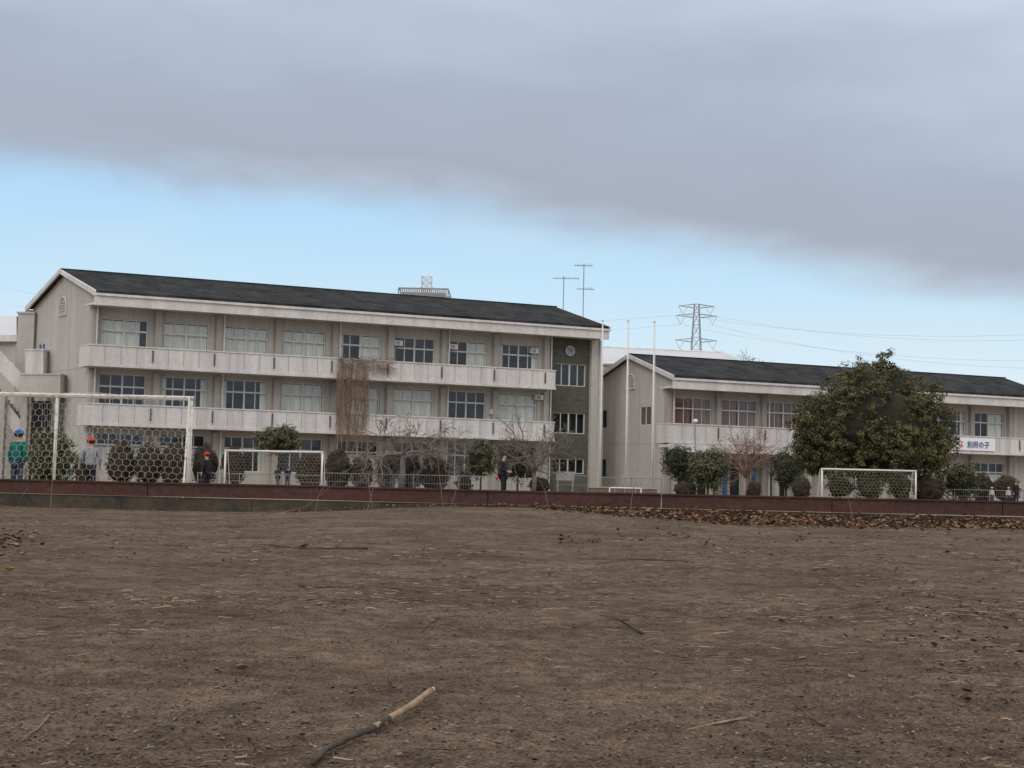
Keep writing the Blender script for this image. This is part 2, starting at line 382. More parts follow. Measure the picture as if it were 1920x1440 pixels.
P=[gp(*p)+V((0,0,.008+.002*i)) for i,p in enumerate(pts)]
br=thing('fallen_branch','thick broken foreground branch, dark bark at one end and tan wood at the other','branch',P[0])
mb=MB(); Q=[];rad=[]
for i in range(4):
    for t in (0,.25,.5,.75):
        Q.append(P[i].lerp(P[i+1],t)+V((random.uniform(-.001,.001),random.uniform(-.001,.001),random.uniform(-.001,.0015)))); rad.append((.0042+.0034*(i+t)/4)*random.uniform(.82,1.25))
mb.tube(Q,rad,9); a_=P[2]; mb.tube([a_,a_+V((-.006,.012,.012))],[.003,.0015],5); mb.build('bark_section',MT['twig'],br,smooth=True)
mb=MB(); Q=[]
for i in (3,4,5):
    for t in (0,.3,.6): Q.append(P[i].lerp(P[i+1],t)+V((0,0,random.uniform(-.001,.001))))
Q.append(P[6]); mb.tube(Q,[.0064*random.uniform(.85,1.12) for _ in Q],9); mb.build('bare_wood_section',MT['tan'],br,smooth=True)
mb=MB(); mb.tube([P[6],P[6]+V((.006,.003,.003))],[.0060,.0050],9); mb.build('broken_end',MT['whitec'],br)

# ---------------------------------------------------------------- low red wall
A=wall_pt(-260); B=wall_pt(2180)
wr=thing('low_wall','long low red-brown wall along the far edge of the soil, on a mossy concrete footing','wall',(A.x,A.y,0))
dirw=V((B.x-A.x,B.y-A.y,0)); Lw=dirw.length; dirw.normalize(); nrm=V((-dirw.y,dirw.x,0))
def wz(px): return at(px,897.5+43*px/1920,21.7-1.6*px/1920).z
segs=[-260,277,600,915,1240,1560,1880,2180]
for a,b in zip(segs[:-1],segs[1:]):
    pa,pb=wall_pt(a+.8),wall_pt(b-.8); pa.z=pb.z=0; za,zb=wz(a)+random.uniform(-.006,.006),wz(b)+random.uniform(-.006,.006)
    m_=MB(); dp=.22
    lo=[pa+V((0,0,za-.205)),pb+V((0,0,zb-.205)),pb+nrm*dp+V((0,0,zb-.205)),pa+nrm*dp+V((0,0,za-.205))]
    m2=[pa+V((0,0,za-.025)),pb+V((0,0,zb-.025)),pb+nrm*dp+V((0,0,zb-.025)),pa+nrm*dp+V((0,0,za-.025))]
    m_.hexa(lo+m2)
    lo=[pa-nrm*.02+V((0,0,za-.024)),pb-nrm*.02+V((0,0,zb-.024)),pb+nrm*(dp+.02)+V((0,0,zb-.024)),pa+nrm*(dp+.02)+V((0,0,za-.024))]
    hi=[v+V((0,0,.024)) for v in lo]; m_.hexa(lo+hi)
    m_.build('coping_beam',MT['red'],wr)
mb=MB()
for a,b in zip(range(-260,2180,244),range(-16,2424,244)):
    pa,pb=wall_pt(a+.4),wall_pt(min(b,2180)-.4); pa.z=pb.z=0
    o=nrm*.02
    mb.hexa([pa+o+V((0,0,-.1)),pb+o+V((0,0,-.1)),pb+nrm*.2+V((0,0,-.1)),pa+nrm*.2+V((0,0,-.1)),pa+o+V((0,0,wz(a)-.213)),pb+o+V((0,0,wz(b)-.213)),pb+nrm*.2+V((0,0,wz(b)-.213)),pa+nrm*.2+V((0,0,wz(a)-.213))])
mb.build('concrete_footing',MT['conc'],wr)
mb=MB()
for px,py,h,ln in ((95,935,130,12),(515,1010,110,120),(690,905,50,40),(832,905,70,-22),(845,940,60,28),(1030,940,40,-18),(590,945,40,20),(1180,945,50,14),(30,950,40,25),(1600,965,35,-12),(1530,1000,110,-4),(700,940,48,-16)):
    Y=19+random.random()*1.8
    a=at(px,py,Y); a.z=gz(a.x,a.y)
    b=at(px+ln*.5,py-h*.55,Y); c=at(px+ln,py-h,Y); mb.tube([a,b,c],[.004,.003,.0015],4)
    mb.tube([b,at(px+ln*.5+10,py-h*.85,Y)],[.002,.001],4)
mb.build('dry_grass',MT['bark2'],kind='stuff')

# ---------------------------------------------------------------- buildings
class Fr:
    def __init__(s,P0,u,v): s.P=V((P0[0],P0[1],0)); s.u=V((u[0],u[1],0)).normalized(); s.v=V((v[0],v[1],0)).normalized()
    def __call__(s,a,t,z): return s.P+s.u*a+s.v*t+V((0,0,z))
    def s_at(s,px,py,t):
        d=pdir(px,py); k=d.x/d.y; P=s.P
        return (k*(P.y+t*s.v.y)-P.x-t*s.v.x)/(s.u.x-k*s.u.y)
    def z_at(s,px,py,t):
        a=s.s_at(px,py,t); Y=s(a,t,0).y; return at(px,py,Y).z
    def box(s,mb,a0,a1,t0,t1,z0,z1):
        mb.hexa([s(a0,t0,z0),s(a1,t0,z0),s(a1,t1,z0),s(a0,t1,z0),s(a0,t0,z1),s(a1,t0,z1),s(a1,t1,z1),s(a0,t1,z1)])
    def holes(s,mb,a0,a1,z0,z1,t,hs,dep=.3):
        xs=sorted({a0,a1,*[h[0] for h in hs],*[h[1] for h in hs]}); zs=sorted({z0,z1,*[h[2] for h in hs],*[h[3] for h in hs]})
        for i in range(len(xs)-1):
            for j in range(len(zs)-1):
                cx=(xs[i]+xs[i+1])/2; cz=(zs[j]+zs[j+1])/2
                if any(h[0]<cx<h[1] and h[2]<cz<h[3] for h in hs): continue
                mb.face([s(xs[i],t,zs[j]),s(xs[i+1],t,zs[j]),s(xs[i+1],t,zs[j+1]),s(xs[i],t,zs[j+1])])
        for a,b,c,d in hs:
            for p,q_ in (((a,c),(b,c)),((b,c),(b,d)),((b,d),(a,d)),((a,d),(a,c))):
                mb.face([s(p[0],t,p[1]),s(q_[0],t,q_[1]),s(q_[0],t+dep,q_[1]),s(p[0],t+dep,p[1])])
def window(root,F,a0,a1,z0,z1,t,state='dark',cols=4,tr=.66,extra=None):
    w=a1-a0;h=z1-z0;m=MB();f=.06;tt=t+.10
    F.box(m,a0,a1,tt,tt+.07,z0,z0+f);F.box(m,a0,a1,tt,tt+.07,z1-f,z1)
    F.box(m,a0,a0+f,tt,tt+.07,z0+f,z1-f);F.box(m,a1-f,a1,tt,tt+.07,z0+f,z1-f)
    zt=z0+h*tr
    if tr<1: F.box(m,a0+f,a1-f,tt-.01,tt+.06,zt-.05,zt+.05)
    for k in range(1,cols):
        x_=a0+w*k/cols; ww=.05 if (k*2==cols) else .026
        F.box(m,x_-ww,x_+ww,tt+.004,tt+.055,z0+f,z1-f)
    fr=m.build('window',MT['frame'],root)
    m=MB(); m.face([F(a0+f,tt+.04,z0+f),F(a1-f,tt+.04,z0+f),F(a1-f,tt+.04,z1-f),F(a0+f,tt+.04,z1-f)]); m.build('glass',MT['glass'],fr)
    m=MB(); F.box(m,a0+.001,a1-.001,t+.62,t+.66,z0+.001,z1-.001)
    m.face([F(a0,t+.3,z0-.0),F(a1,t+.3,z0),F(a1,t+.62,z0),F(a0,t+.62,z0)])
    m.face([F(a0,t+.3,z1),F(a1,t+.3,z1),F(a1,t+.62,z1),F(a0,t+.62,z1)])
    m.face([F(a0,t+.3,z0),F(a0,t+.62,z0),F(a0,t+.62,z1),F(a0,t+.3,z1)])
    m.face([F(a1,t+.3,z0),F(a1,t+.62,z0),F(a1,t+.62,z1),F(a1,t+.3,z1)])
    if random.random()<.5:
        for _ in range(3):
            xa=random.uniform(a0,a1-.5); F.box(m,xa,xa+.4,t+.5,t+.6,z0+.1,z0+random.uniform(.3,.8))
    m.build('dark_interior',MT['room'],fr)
    segs={'full':[(0,1)],'dark':[],'side':[(0,.13),(.88,1)],'left':[(0,.28)],'right':[(.55,1)],'half':[(.0,.12),(.5,1)],'most':[(0,.86)],'red':[(0,.47),(.5,1)],'low':[(0,1)]}[state]
    for p,q_ in segs:
        m=MB(); n=max(4,int((q_-p)*w/.07)); zt_=z1-.1 if state!='low' else z0+h*.6
        for k in range(n):
            s0=a0+w*(p+(q_-p)*k/n);s1=a0+w*(p+(q_-p)*(k+1)/n); d0=.26+.05*(k%2);d1=.26+.05*((k+1)%2)
            sag=.5 if (state=='most' and k>n*.8) else 0
            m.face([F(s0,t+d0,z0+.02+(sag*(k-n*.8)/(n*.2) if sag else 0)),F(s1,t+d1,z0+.02+(sag*(k+1-n*.8)/(n*.2) if sag else 0)),F(s1,t+d1,zt_),F(s0,t+d0,zt_)])
        m.build('curtain',MT['rcurtain'] if state=='red' else MT['curtain'],fr)
    return fr
def roof(root,F,s0,s1,W_,ze,zr,name='roof'):
    m=MB(); th=.16
    for t0,z0,t1,z1 in ((-.12,ze-.03,W_/2,zr),(W_+.12,ze-.03,W_/2,zr)):
        n=12
        for k in range(n):
            ta=t0+(t1-t0)*k/n;tb=t0+(t1-t0)*(k+1)/n;za=z0+(z1-z0)*k/n;zb=z0+(z1-z0)*(k+1)/n
            m.hexa([F(s0,ta,za),F(s1,ta,za),F(s1,tb,zb),F(s0,tb,zb),F(s0,ta,za+th+.012),F(s1,ta,za+th+.012),F(s1,tb,zb+th),F(s0,tb,zb+th)])
    r=m.build(name,MT['roof'],root)
    m=MB(); F.box(m,s0-.02,s1+.02,W_/2-.18,W_/2+.18,zr+.08,zr+.2); m.build('ridge_cap',MT['roof'],r)
    for sa in (s0-.12,s1+.002):
        m=MB()
        for t0,z0,t1,z1 in ((-.15,ze,W_/2,zr),(W_+.15,ze,W_/2,zr)):
            m.hexa([F(sa,t0,z0-.22),F(sa+.115,t0,z0-.22),F(sa+.115,t1,z1-.12),F(sa,t1,z1-.12),F(sa,t0,z0+.13),F(sa+.115,t0,z0+.13),F(sa+.115,t1,z1+.15),F(sa,t1,z1+.15)])
        m.build('rake_fascia',MT['parapet'],root)
    return r
def eave(root,F,s0,s1,W_,ze,tw):
    m=MB(); F.box(m,s0,s1,-.15,.10,ze-.78,ze-.16); F.box(m,s0,s1,-.27,-.152,ze-.2,ze-.05)
    F.box(m,s0,s1,.10,tw+.05,ze-.72,ze-.6); F.box(m,s0,s1,W_-.1,W_+.1,ze-.8,ze-.1)
    m.build('eave_fascia',MT['fascia'],root)
def gable(root,F,s,W_,t0,ze,zr,holes):
    m=MB(); ta,tb=t0,W_-.1
    zt=ze-.6
    xs=sorted({ta,tb,*[h[0] for h in holes],*[h[1] for h in holes]}); zs=sorted({0,zt,*[h[2] for h in holes],*[h[3] for h in holes]})
    for i in range(len(xs)-1):
        for j in range(len(zs)-1):
            cx=(xs[i]+xs[i+1])/2;cz=(zs[j]+zs[j+1])/2
            if any(h[0]<cx<h[1] and h[2]<cz<h[3] for h in holes): continue
            m.face([F(s,xs[i],zs[j]),F(s,xs[i+1],zs[j]),F(s,xs[i+1],zs[j+1]),F(s,xs[i],zs[j+1])])
    def zl(t): return ze+(zr-ze)*(1-abs(t-W_/2)/(W_/2))-.05
    m.face([F(s,ta,zt),F(s,tb,zt),F(s,tb,zl(tb)),F(s,W_/2,zl(W_/2)),F(s,ta,zl(ta))])
    m.face([F(s,.12,ze-.58),F(s,ta,ze-.58),F(s,ta,zl(ta)),F(s,.12,zl(.12))])
    for a,b,c,d in holes:
        for p,q_ in (((a,c),(b,c)),((b,c),(b,d)),((b,d),(a,d)),((a,d),(a,c))):
            m.face([F(s,p[0],p[1]),F(s,q_[0],q_[1]),F(s+.25,q_[0],q_[1]),F(s+.25,p[0],p[1])])
    m.cur=1
    for t in (ta+ (tb-ta)*.33, ta+(tb-ta)*.66): F.box(m,s-.012,s+.002,t-.012,t+.012,0,zl(t)-.45)
    for z_ in (3.7,7.3):
        if z_<ze-1: F.box(m,s-.013,s+.003,ta,tb,z_-.012,z_+.012)
    m.build('gable_wall',[MT['gable'],MT['pier']],root)
def gwin(root,F,s,t0,t1,z0,z1,m_=None):
    m=MB(); f=.06
    F.box(m,s+.02,s+.07,t0,t1,z0,z0+f);F.box(m,s+.02,s+.07,t0,t1,z1-f,z1);F.box(m,s+.02,s+.07,t0,t0+f,z0,z1);F.box(m,s+.02,s+.07,t1-f,t1,z0,z1);F.box(m,s+.02,s+.07,(t0+t1)/2-.03,(t0+t1)/2+.03,z0,z1)
    w=m.build('window',MT['frame'],root); m=MB(); F.box(m,s+.09,s+.15,t0+.001,t1-.001,z0+.001,z1-.001); m.build('pane',m_ or MT['room'],w)
def arch(root,F,s,tc_,zc,r):
    m=MB(); n=14
    pr=[(math.cos(math.pi*k/n)*r,math.sin(math.pi*k/n)*r) for k in range(n+1)]; pr=[(r,-r*.9)]+pr+[(-r,-r*.9)]
    m.face([F(s-.02,tc_+a,zc+b) for a,b in pr]); a_=m.build('arched_vent',MT['pier'],root)
    m=MB(); 
    for (a,b),(c,d) in zip(pr,pr[1:]+pr[:1]): m.tube([F(s-.05,tc_+a,zc+b),F(s-.05,tc_+c,zc+d)],.06,4)
    for k in range(5):
        zz=-r*.7+k*r*.3; m.tube([F(s-.04,tc_-r*.8,zc+zz),F(s-.04,tc_+r*.8,zc+zz)],.03,4)
    m.build('vent_frame',MT['parapet'],a_)
def parapet(root,F,s0,s1,zb,zt,pitch,dep):
    m=MB(); F.box(m,s0,s1,-.08,.06,zb,zt-.08); F.box(m,s0-.03,s1+.03,-.13,.10,zt-.08,zt)
    F.box(m,s0,s0+.14,.06,dep,zb,zt-.08); F.box(m,s1-.14,s1,.06,dep,zb,zt-.08); F.box(m,s0-.02,s0+.16,.10,dep,zt-.079,zt-.002)
    F.box(m,s0-.02,s1+.02,-.15,dep,zb-.16,zb-.002)
    n=int((s1-s0)/pitch); m.cur=1
    for k in range(1,n): F.box(m,s0+k*pitch-.016,s0+k*pitch+.016,-.092,-.079,zb+.05,zt-.1)
    m.cur=2; s_b=s0+pitch*4
    while s_b<s1-.5:
        F.box(m,s_b-.035,s_b+.035,-.15,-.079,zb+.25,zt-.22); s_b+=3.84
    return m.build('balcony',[MT['parapet'],MT['pier'],MT['joint']],root)

# ----- main three storey block
P0=base(178,560,90); P1=base(1040,720,102.6); P2=base(52,575,99.6)
F=Fr(P0,P1-P0,P2-P0); W1=(P2-P0).length; LEN=F.s_at(1140,612,0)
bl=thing('school_building','long three-storey beige school block with dark gabled roof and two rows of white balconies','school building',P0)
TW=1.5; ZE=11.8; ZR=13.7; S0=.35
sfirst=F.s_at(190,625,TW); pitch=(F.s_at(938,680,TW)-sfirst)/7; ww=F.s_at(278,625,TW)-sfirst
SB=F.s_at(1033,700,TW)-.1
SE=F.s_at(1105,700,TW); SEND=F.s_at(1124,700,TW)
hs=[];wins=[]
st3=['most','full','full','full','half','dark','right','side']
st2=['dark','side','side','full','full','full','dark','full']
st1=['low','low','side','dark','low','dark','dark','dark']
for i in range(8):
    a=sfirst+i*pitch
    for (z0,z1,st) in ((8.25,10.4,st3[i]),(4.65,6.95,st2[i]),(1.05,3.3,st1[i])):
        hs.append((a,a+ww,z0,z1)); wins.append((a,a+ww,z0,z1,st))
m=MB(); F.holes(m,S0,SB,0,ZE-.6,TW,hs)
m.face([F(S0,W1-.3,0),F(SEND,W1-.3,0),F(SEND,W1-.3,ZE),F(S0,W1-.3,ZE)])
m.cur=1
for i in range(8):
    a=sfirst+i*pitch
    for z0,z1 in ((10.43,ZE-.73),(6.98,7.12),):
        for k in (0,.333,.667,1): F.box(m,a+ww*k-.015,a+ww*k+.015,TW-.012,TW+.002,z0,z1)
m.build('facade_wall',[MT['wall'],MT['pier']],bl)
for w in wins: window(bl,F,w[0],w[1],w[2],w[3],TW,w[4])
for i in range(9):
    a=sfirst+i*pitch-(pitch-ww)/2-.17; m=MB()
    if i==0: a=S0+.002
    for z0,z1 in ((0,3.5),(3.72,7.1),(7.3,ZE-.73)): F.box(m,a,a+.40,TW-.32,TW-.003,z0,z1)
    m.build('pier',MT['pier'],bl)
for i in (0,2,4,6,8):
    a=sfirst+i*pitch-(pitch-ww)/2+.28
    if i==0: a=S0+.25
    m=MB(); m.tube([F(a,TW-.42,.1),F(a,TW-.42,ZE-.7)],.055,6); m.build('downpipe',MT['pipe'],bl)
parapet(bl,F,-.25,F.s_at(1040,715,0),7.42,8.62,.96,TW)
parapet(bl,F,-.25,F.s_at(1038,800,0),3.80,5.02,.96,TW)
eave(bl,F,0,LEN,W1,ZE,TW)
roof(bl,F,.0,LEN,W1,ZE,ZR)
gable(bl,F,S0,W1,TW,ZE,ZR,[(9.4,10.7,7.9,9.3)]); gwin(bl,F,S0,9.4,10.7,7.9,9.3,MT['blue'])
arch(bl,F,S0,6.3,11.45,.62)
m=MB(); m.face([F(SEND,TW,0),F(SEND,W1-.3,0),F(SEND,W1-.3,ZE-.1),F(SEND,W1/2,ZR-.1),F(SEND,TW,ZE-.1)]); m.build('end_wall',MT['gable'],bl)
a0=F.s_at(1039,700,TW);a1=F.s_at(1099,700,TW)
z3a,z3b=F.z_at(1068,724,TW),F.z_at(1068,682,TW); z2a,z2b=F.z_at(1068,813,TW),F.z_at(1068,774,TW); z1a,z1b=F.z_at(1062,888,TW),F.z_at(1062,860,TW)
hh=[(a0,a1,z3a,z3b),(a0,a1,z2a,z2b),(a0,a1,z1a,z1b)]
m=MB(); F.holes(m,SB,SE,0,ZE-.6,TW-.02,hh); m.face([F(SB,TW-.02,0),F(SB,TW+.1,0),F(SB,TW+.1,ZE-.6),F(SB,TW-.02,ZE-.6)]); stn=m.build('stone_clad_bay',MT['stone'],bl)
for h in hh: window(bl,F,h[0],h[1],h[2],h[3],TW-.02,'dark',4,1.0)
m=MB(); F.box(m,SE,SEND,TW-.25,TW+.2,0,ZE-.75); m.build('end_pier',MT['gable'],bl)
m=MB(); m.tube([F(SEND-.2,TW-.32,0),F(SEND-.2,TW-.32,ZE-.7)],.05,6); m.build('downpipe',MT['pipe'],bl)
cs=F.s_at(1069,658,TW-.1); cz=F.z_at(1069,658,TW-.1); cc=F(cs,TW-.1,cz); nf=(F.u.cross(V((0,0,1)))).normalized()
ck=thing('wall_clock','round grey clock high on the dark stone wall beside the top-floor windows','clock',cc)
m=MB(); m.tube([cc+nf*-.08,cc+nf*.02],.33,28); m.build('clock_face',MT['clockface'],ck)
m=MB(); 
for k in range(28):
    a,b=2*math.pi*k/28,2*math.pi*(k+1)/28; m.tube([cc+nf*.03+(F.u*math.cos(a)+V((0,0,1))*math.sin(a))*.34,cc+nf*.03+(F.u*math.cos(b)+V((0,0,1))*math.sin(b))*.34],.03,4)
m.build('clock_rim',MT['wmetal'],ck)
for an,l in ((1.9,.2),(.3,.28)):
    m=MB(); m.tube([cc+nf*.035,cc+nf*.035+(F.u*math.cos(an)+V((0,0,1))*math.sin(an))*l],.018,4); m.build('clock_hand',MT['joint'],ck)
for px,py,lb in ((748,643,'white air conditioner box beside the sixth top-floor window from the left'),(1003,658,'white air conditioner box right of the last top-floor window'),(851,650,'white unit beside the seventh top-floor window'),(928,772,'white unit on the middle-floor wall right of the open dark window'),(1012,745,'small box at the end of the middle floor near the stone bay')):
    a=F.s_at(px,py,TW-.3); z_=F.z_at(px,py,TW-.3); r=thing('air_conditioner',lb,'air conditioner',F(a,TW-.3,z_-.2),'air conditioners on the long school block')
    m=MB(); F.box(m,a-.28,a+.28,TW-.3,TW-.02,z_-.17,z_+.17); m.build('casing',MT['wmetal'],r); m=MB(); F.box(m,a-.22,a+.1,TW-.312,TW-.302,z_-.12,z_+.12); m.build('grille',MT['metal'],r)
m=MB(); 
va,vb=F.s_at(632,690,-.2),F.s_at(742,690,-.2); vc=F.s_at(690,760,-.2)
for k in range(250):
    if random.random()<.65:
        a=random.uniform(va,vc); z0=random.uniform(6.8,8.75); z1=random.uniform(2.6,5.8)
    else: a=random.uniform(va,vb); z0=random.uniform(8.2,8.8); z1=z0-abs(random.gauss(0,.5))-.2
    n=7; m.tube([F(a+random.uniform(-.14,.14),-.2-random.uniform(0,.12),z0+(z1-z0)*j/n) for j in range(n+1)],.009,3,False)
for k in range(4):
    a=va+(vc-va)*(.2+.2*k); m.tube([F(a+random.uniform(-.15,.15),-.26,8.5*j/10) for j in range(11)],[.03-.002*j for j in range(11)],5,False)
for k in range(110):
    a=random.uniform(va,vb-.3); zz=random.uniform(7.7,8.8); m.tube([F(a,-.22,zz),F(a+random.uniform(.3,.7),-.22,zz+random.uniform(-.25,.2))],.008,3,False)
for k in range(2000):
    if random.random()<.65: a=va+(vc-va)*random.random()**1.2; zz=random.uniform(2.8,8.7)
    else: a=random.uniform(va,vb); zz=8.85-abs(random.gauss(0,.55))
    if noise.noise(V((a*2,zz*1.3,0)))<-.15: continue
    P=F(a,-.24-random.uniform(0,.1),zz); s_=random.uniform(.02,.05); d1=V((random.uniform(-1,1),random.uniform(-1,1),random.uniform(-1,1))).normalized()*s_; d2=V((random.uniform(-1,1),random.uniform(-1,1),random.uniform(-1,1))).normalized()*s_
    m.face([P,P+d1,P+d1+d2,P+d2])
tag(m.build('climbing_vine',MT['vine'],origin=F(va,-.2,0)),'dried brown climbing vine rising over both balconies in the middle of the long block','vine')

# ----- right two storey block
Q0=base(1262,716,101); W2=12.6
Qe=base(1102,700,110.5); G=Fr(Q0,F.u,Qe-Q0); W2=(Qe-Q0).length; L2=G.s_at(1985,745,0)
b2=thing('school_building','two-storey beige school block on the right, half hidden by the big evergreen','school building',Q0)
ZE2=8.2; ZR2=10.0; SG=.35
s1=G.s_at(1266,760,TW); pt=G.s_at(1353,765,TW)-s1; w2=G.s_at(1335,762,TW)-s1
hs=[];wins=[]; k=0
while s1+k*pt+w2<L2-.3:
    a=s1+k*pt; hs.append((a,a+w2,4.7,6.95)); wins.append((a,a+w2,4.7,6.95,['red','red','red','dark','full','full','side','half','side','side'][min(k,9)]))
    if k>=4: hs.append((a,a+w2,.95,3.1)); wins.append((a,a+w2,.95,3.1,['side','low','full','low'][k%4]))
    k+=1
nb=k
m=MB(); G.holes(m,SG,L2-.4,0,ZE2-.6,TW,hs); m.face([G(SG,W2-.3,0),G(L2-.4,W2-.3,0),G(L2-.4,W2-.3,ZE2),G(SG,W2-.3,ZE2)]); m.build('facade_wall',MT['wall'],b2)
for w in wins: window(b2,G,w[0],w[1],w[2],w[3],TW,w[4])
for i in range(nb+1):
    a=s1+i*pt-(pt-w2)/2-.17; m=MB()
    if i==0: a=SG+.002
    for z0,z1 in ((0,3.6),(3.85,ZE2-.73)): G.box(m,a,a+.36,TW-.3,TW-.003,z0,z1)
    m.build('pier',MT['pier'],b2)
    if i%2==0:
        m=MB(); m.tube([G(a+.5,TW-.4,.1),G(a+.5,TW-.4,ZE2-.7)],.05,6); m.build('downpipe',MT['pipe'],b2)
parapet(b2,G,-.25,L2,3.85,5.05,.96,TW)
m=MB(); G.box(m,-.25,s1+pt*3,-.35,.1,3.1,3.66); G.box(m,-.25,s1+pt*3,.1,TW-.32,3.4,3.6); m.build('entrance_canopy',MT['fascia'],b2)
for k_ in range(5):
    a=.0+k_*pt*.72; m=MB(); G.box(m,a,a+.35,-.3,.05,0,3.1); m.build('canopy_column',MT['pier'],b2)
for x0,x1,cm in ((1266,1300,'room'),(1305,1345,'room'),(1352,1362,'blue'),(1366,1402,'room'),(1406,1416,'blue'),(1442,1470,'room'),(1486,1500,'blue')):
    a,b=G.s_at(x0,890,TW),G.s_at(x1,890,TW); m=MB(); G.box(m,a,b,TW-.06,TW-.004,.05,2.75); d=m.build('entrance_door',MT[cm],b2)
    m=MB(); G.box(m,a-.04,a+.03,TW-.09,TW-.061,.05,2.8); G.box(m,a+.03,b,TW-.09,TW-.061,2.75,2.83); m.build('door_frame',MT['frame'],d)
eave(b2,G,0,L2,W2,ZE2,TW); roof(b2,G,0,L2,W2,ZE2,ZR2)
g1=W2*.28; g2=W2*.80
gable(b2,G,SG,W2,TW,ZE2,ZR2,[(g1,g1+1.4,5.0,6.35),(g2,g2+1.5,4.9,6.3),(g2,g2+1.5,1.3,2.7)]); gwin(b2,G,SG,g1,g1+1.4,5.0,6.35,MT['brownpane']); gwin(b2,G,SG,g2,g2+1.5,4.9,6.3); gwin(b2,G,SG,g2,g2+1.5,1.3,2.7)
arch(b2,G,SG,W2*.52,8.15,.55)
m=MB(); m.face([G(L2-.4,TW,0),G(L2-.4,W2-.3,0),G(L2-.4,W2-.3,ZE2-.1),G(L2-.4,W2/2,ZR2-.1),G(L2-.4,TW,ZE2-.1)]); m.build('end_wall',MT['gable'],b2)
ba,bb=G.s_at(1770,832,-.2),G.s_at(1866,832,-.2); bz0,bz1=G.z_at(1830,845,-.2),G.z_at(1830,821,-.2)
bn=thing('banner','white banner with red and navy Japanese characters on the right balcony','banner',G(ba,-.2,bz0))
m=MB(); n=14
for k_ in range(n):
    x0=ba+(bb-ba)*k_/n;x1=ba+(bb-ba)*(k_+1)/n; w0=.015*math.sin(k_*1.3);w1=.015*math.sin((k_+1)*1.3)
    m.face([G(x0,-.19+w0,bz0),G(x1,-.19+w1,bz0),G(x1,-.19+w1,bz1),G(x0,-.19+w0,bz1)])
m.build('cloth',MT['banner'],bn)
def text(s,px,size,mm,parent):
    c=bpy.data.curves.new('letters','FONT'); c.body=s; c.size=size; c.extrude=.004; c.offset=.004; c.resolution_u=2
    o=bpy.data.objects.new('tmp',c); C.objects.link(o); dg=bpy.context.evaluated_depsgraph_get()
    me=bpy.data.meshes.new_from_object(o.evaluated_get(dg)); bpy.data.objects.remove(o)
    ob=bpy.data.objects.new('letters',me); me.materials.clear(); me.materials.append(mm); C.objects.link(ob)
    a=G.s_at(px,832,-.2); off=OFF[parent.name]
    ob.parent=parent; ob.location=G(a,-.235,bz0+(bz1-bz0)*.26)-off; ob.rotation_euler=(math.pi/2,0,math.atan2(G.u.y,G.u.x)); return ob
text('な',1794,.66,MT['bred'],bn); text('別府の子',1813,.54,MT['bnavy'],bn)

# ----- external stair at left end, far buildings
def pxbox(m,x0,x1,y0,y1,Y,dep):
    a=at(x0,y1,Y);b=at(x1,y1,Y);c=at(x0,y0,Y);d=at(x1,y0,Y); D=V((0,dep,0))
    m.hexa([a,b,b+D,a+D,c,d,d+D,c+D])
es=thing('outdoor_staircase','concrete outdoor staircase block attached to the left end of the long school block','staircase',base(50,900,97))
m=MB(); a=base(29,700,98.8);b=base(60,700,98.8); zt=at(45,588,98.8).z; m.box((a.x,98.8,0),(b.x,101.8,zt)); m.box((a.x-.08,98.72,zt),(b.x+.02,101.9,zt+.12)); m.build('stair_tower',MT['gable'],es)
m=MB(); pxbox(m,47,81,656,701,96,2.2); pxbox(m,46,82,654,657,95.95,2.3); m.build('upper_landing_parapet',MT['parapet'],es)
m=MB(); pxbox(m,38,113,702,738,93.2,3); pxbox(m,37,114,700,703,93.15,3.1); m.build('landing_parapet',MT['gable'],es)
m=MB(); D=V((0,.2,0))
for (x0,ya,yb,x1,yc,yd,Y) in ((-70,585,625,40,700,738,95.8),(-30,705,735,40,790,830,94.5)):
    p=[at(x0,yb,Y),at(x1,yd,Y)]; q_=[at(x0,ya,Y),at(x1,yc,Y)]
    m.hexa([p[0],p[1],p[1]+D,p[0]+D,q_[0],q_[1],q_[1]+D,q_[0]+D])
m.build('flight_parapet',MT['parapet'],es)
m=MB()
for k in range(12):
    pxbox(m,-30+k*5.8,-24+k*5.8,712+k*7.2,719+k*7.2,94.9,1.4)
m.build('steps',MT['cgrey'],es)
for x0,x1,y0 in ((40,52,739),(98,112,739),(2,10,738)):
    m=MB(); p=at(x0,y0,94);q_=at(x1,y0,94); m.box((p.x,94,0),(q_.x,94.5,p.z)); m.build('column',MT['pier'],es)
m=MB(); p=at(-80,760,98.7); q_=at(60,760,98.7); m.box((p.x,98.6,0),(q_.x,98.7,5.0)); m.build('back_wall',MT['pier'],es)
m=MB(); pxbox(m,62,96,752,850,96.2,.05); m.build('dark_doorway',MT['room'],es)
m=MB()
for k in range(5):
    pxbox(m,78+k*5,79.5+k*5,756,800,93.5,.05)
m.build('railing',MT['joint'],es)
ou=thing('school_building','pale-roofed low building cut off at the left edge behind the stairs','school building',base(0,900,120))
m=MB(); p=at(-160,640,120);q_=at(30,640,120); m.box((p.x,120,0),(q_.x,130,p.z)); m.build('wall',MT['wall'],ou)
m=MB(); a=at(-160,640,119.6);b=at(31,640,119.6);c=at(31,592,127);d=at(-160,590,127); m.face([a,b,c,d]); m.face([d,c,V((b.x,134,b.z)),V((a.x,134,a.z))]); m.build('roof',MT['palegrey'],ou)
m=MB(); pxbox(m,-160,31,628,640,119.5,.3); m.build('fascia',MT['fascia'],ou)
gy=thing('gymnasium','large hall with pale grey roof rising behind the two school blocks','hall',base(1260,900,150))
a=at(1060,648,158);b=at(1352,661,158);c=at(1400,682,150);d=at(1060,682,150)
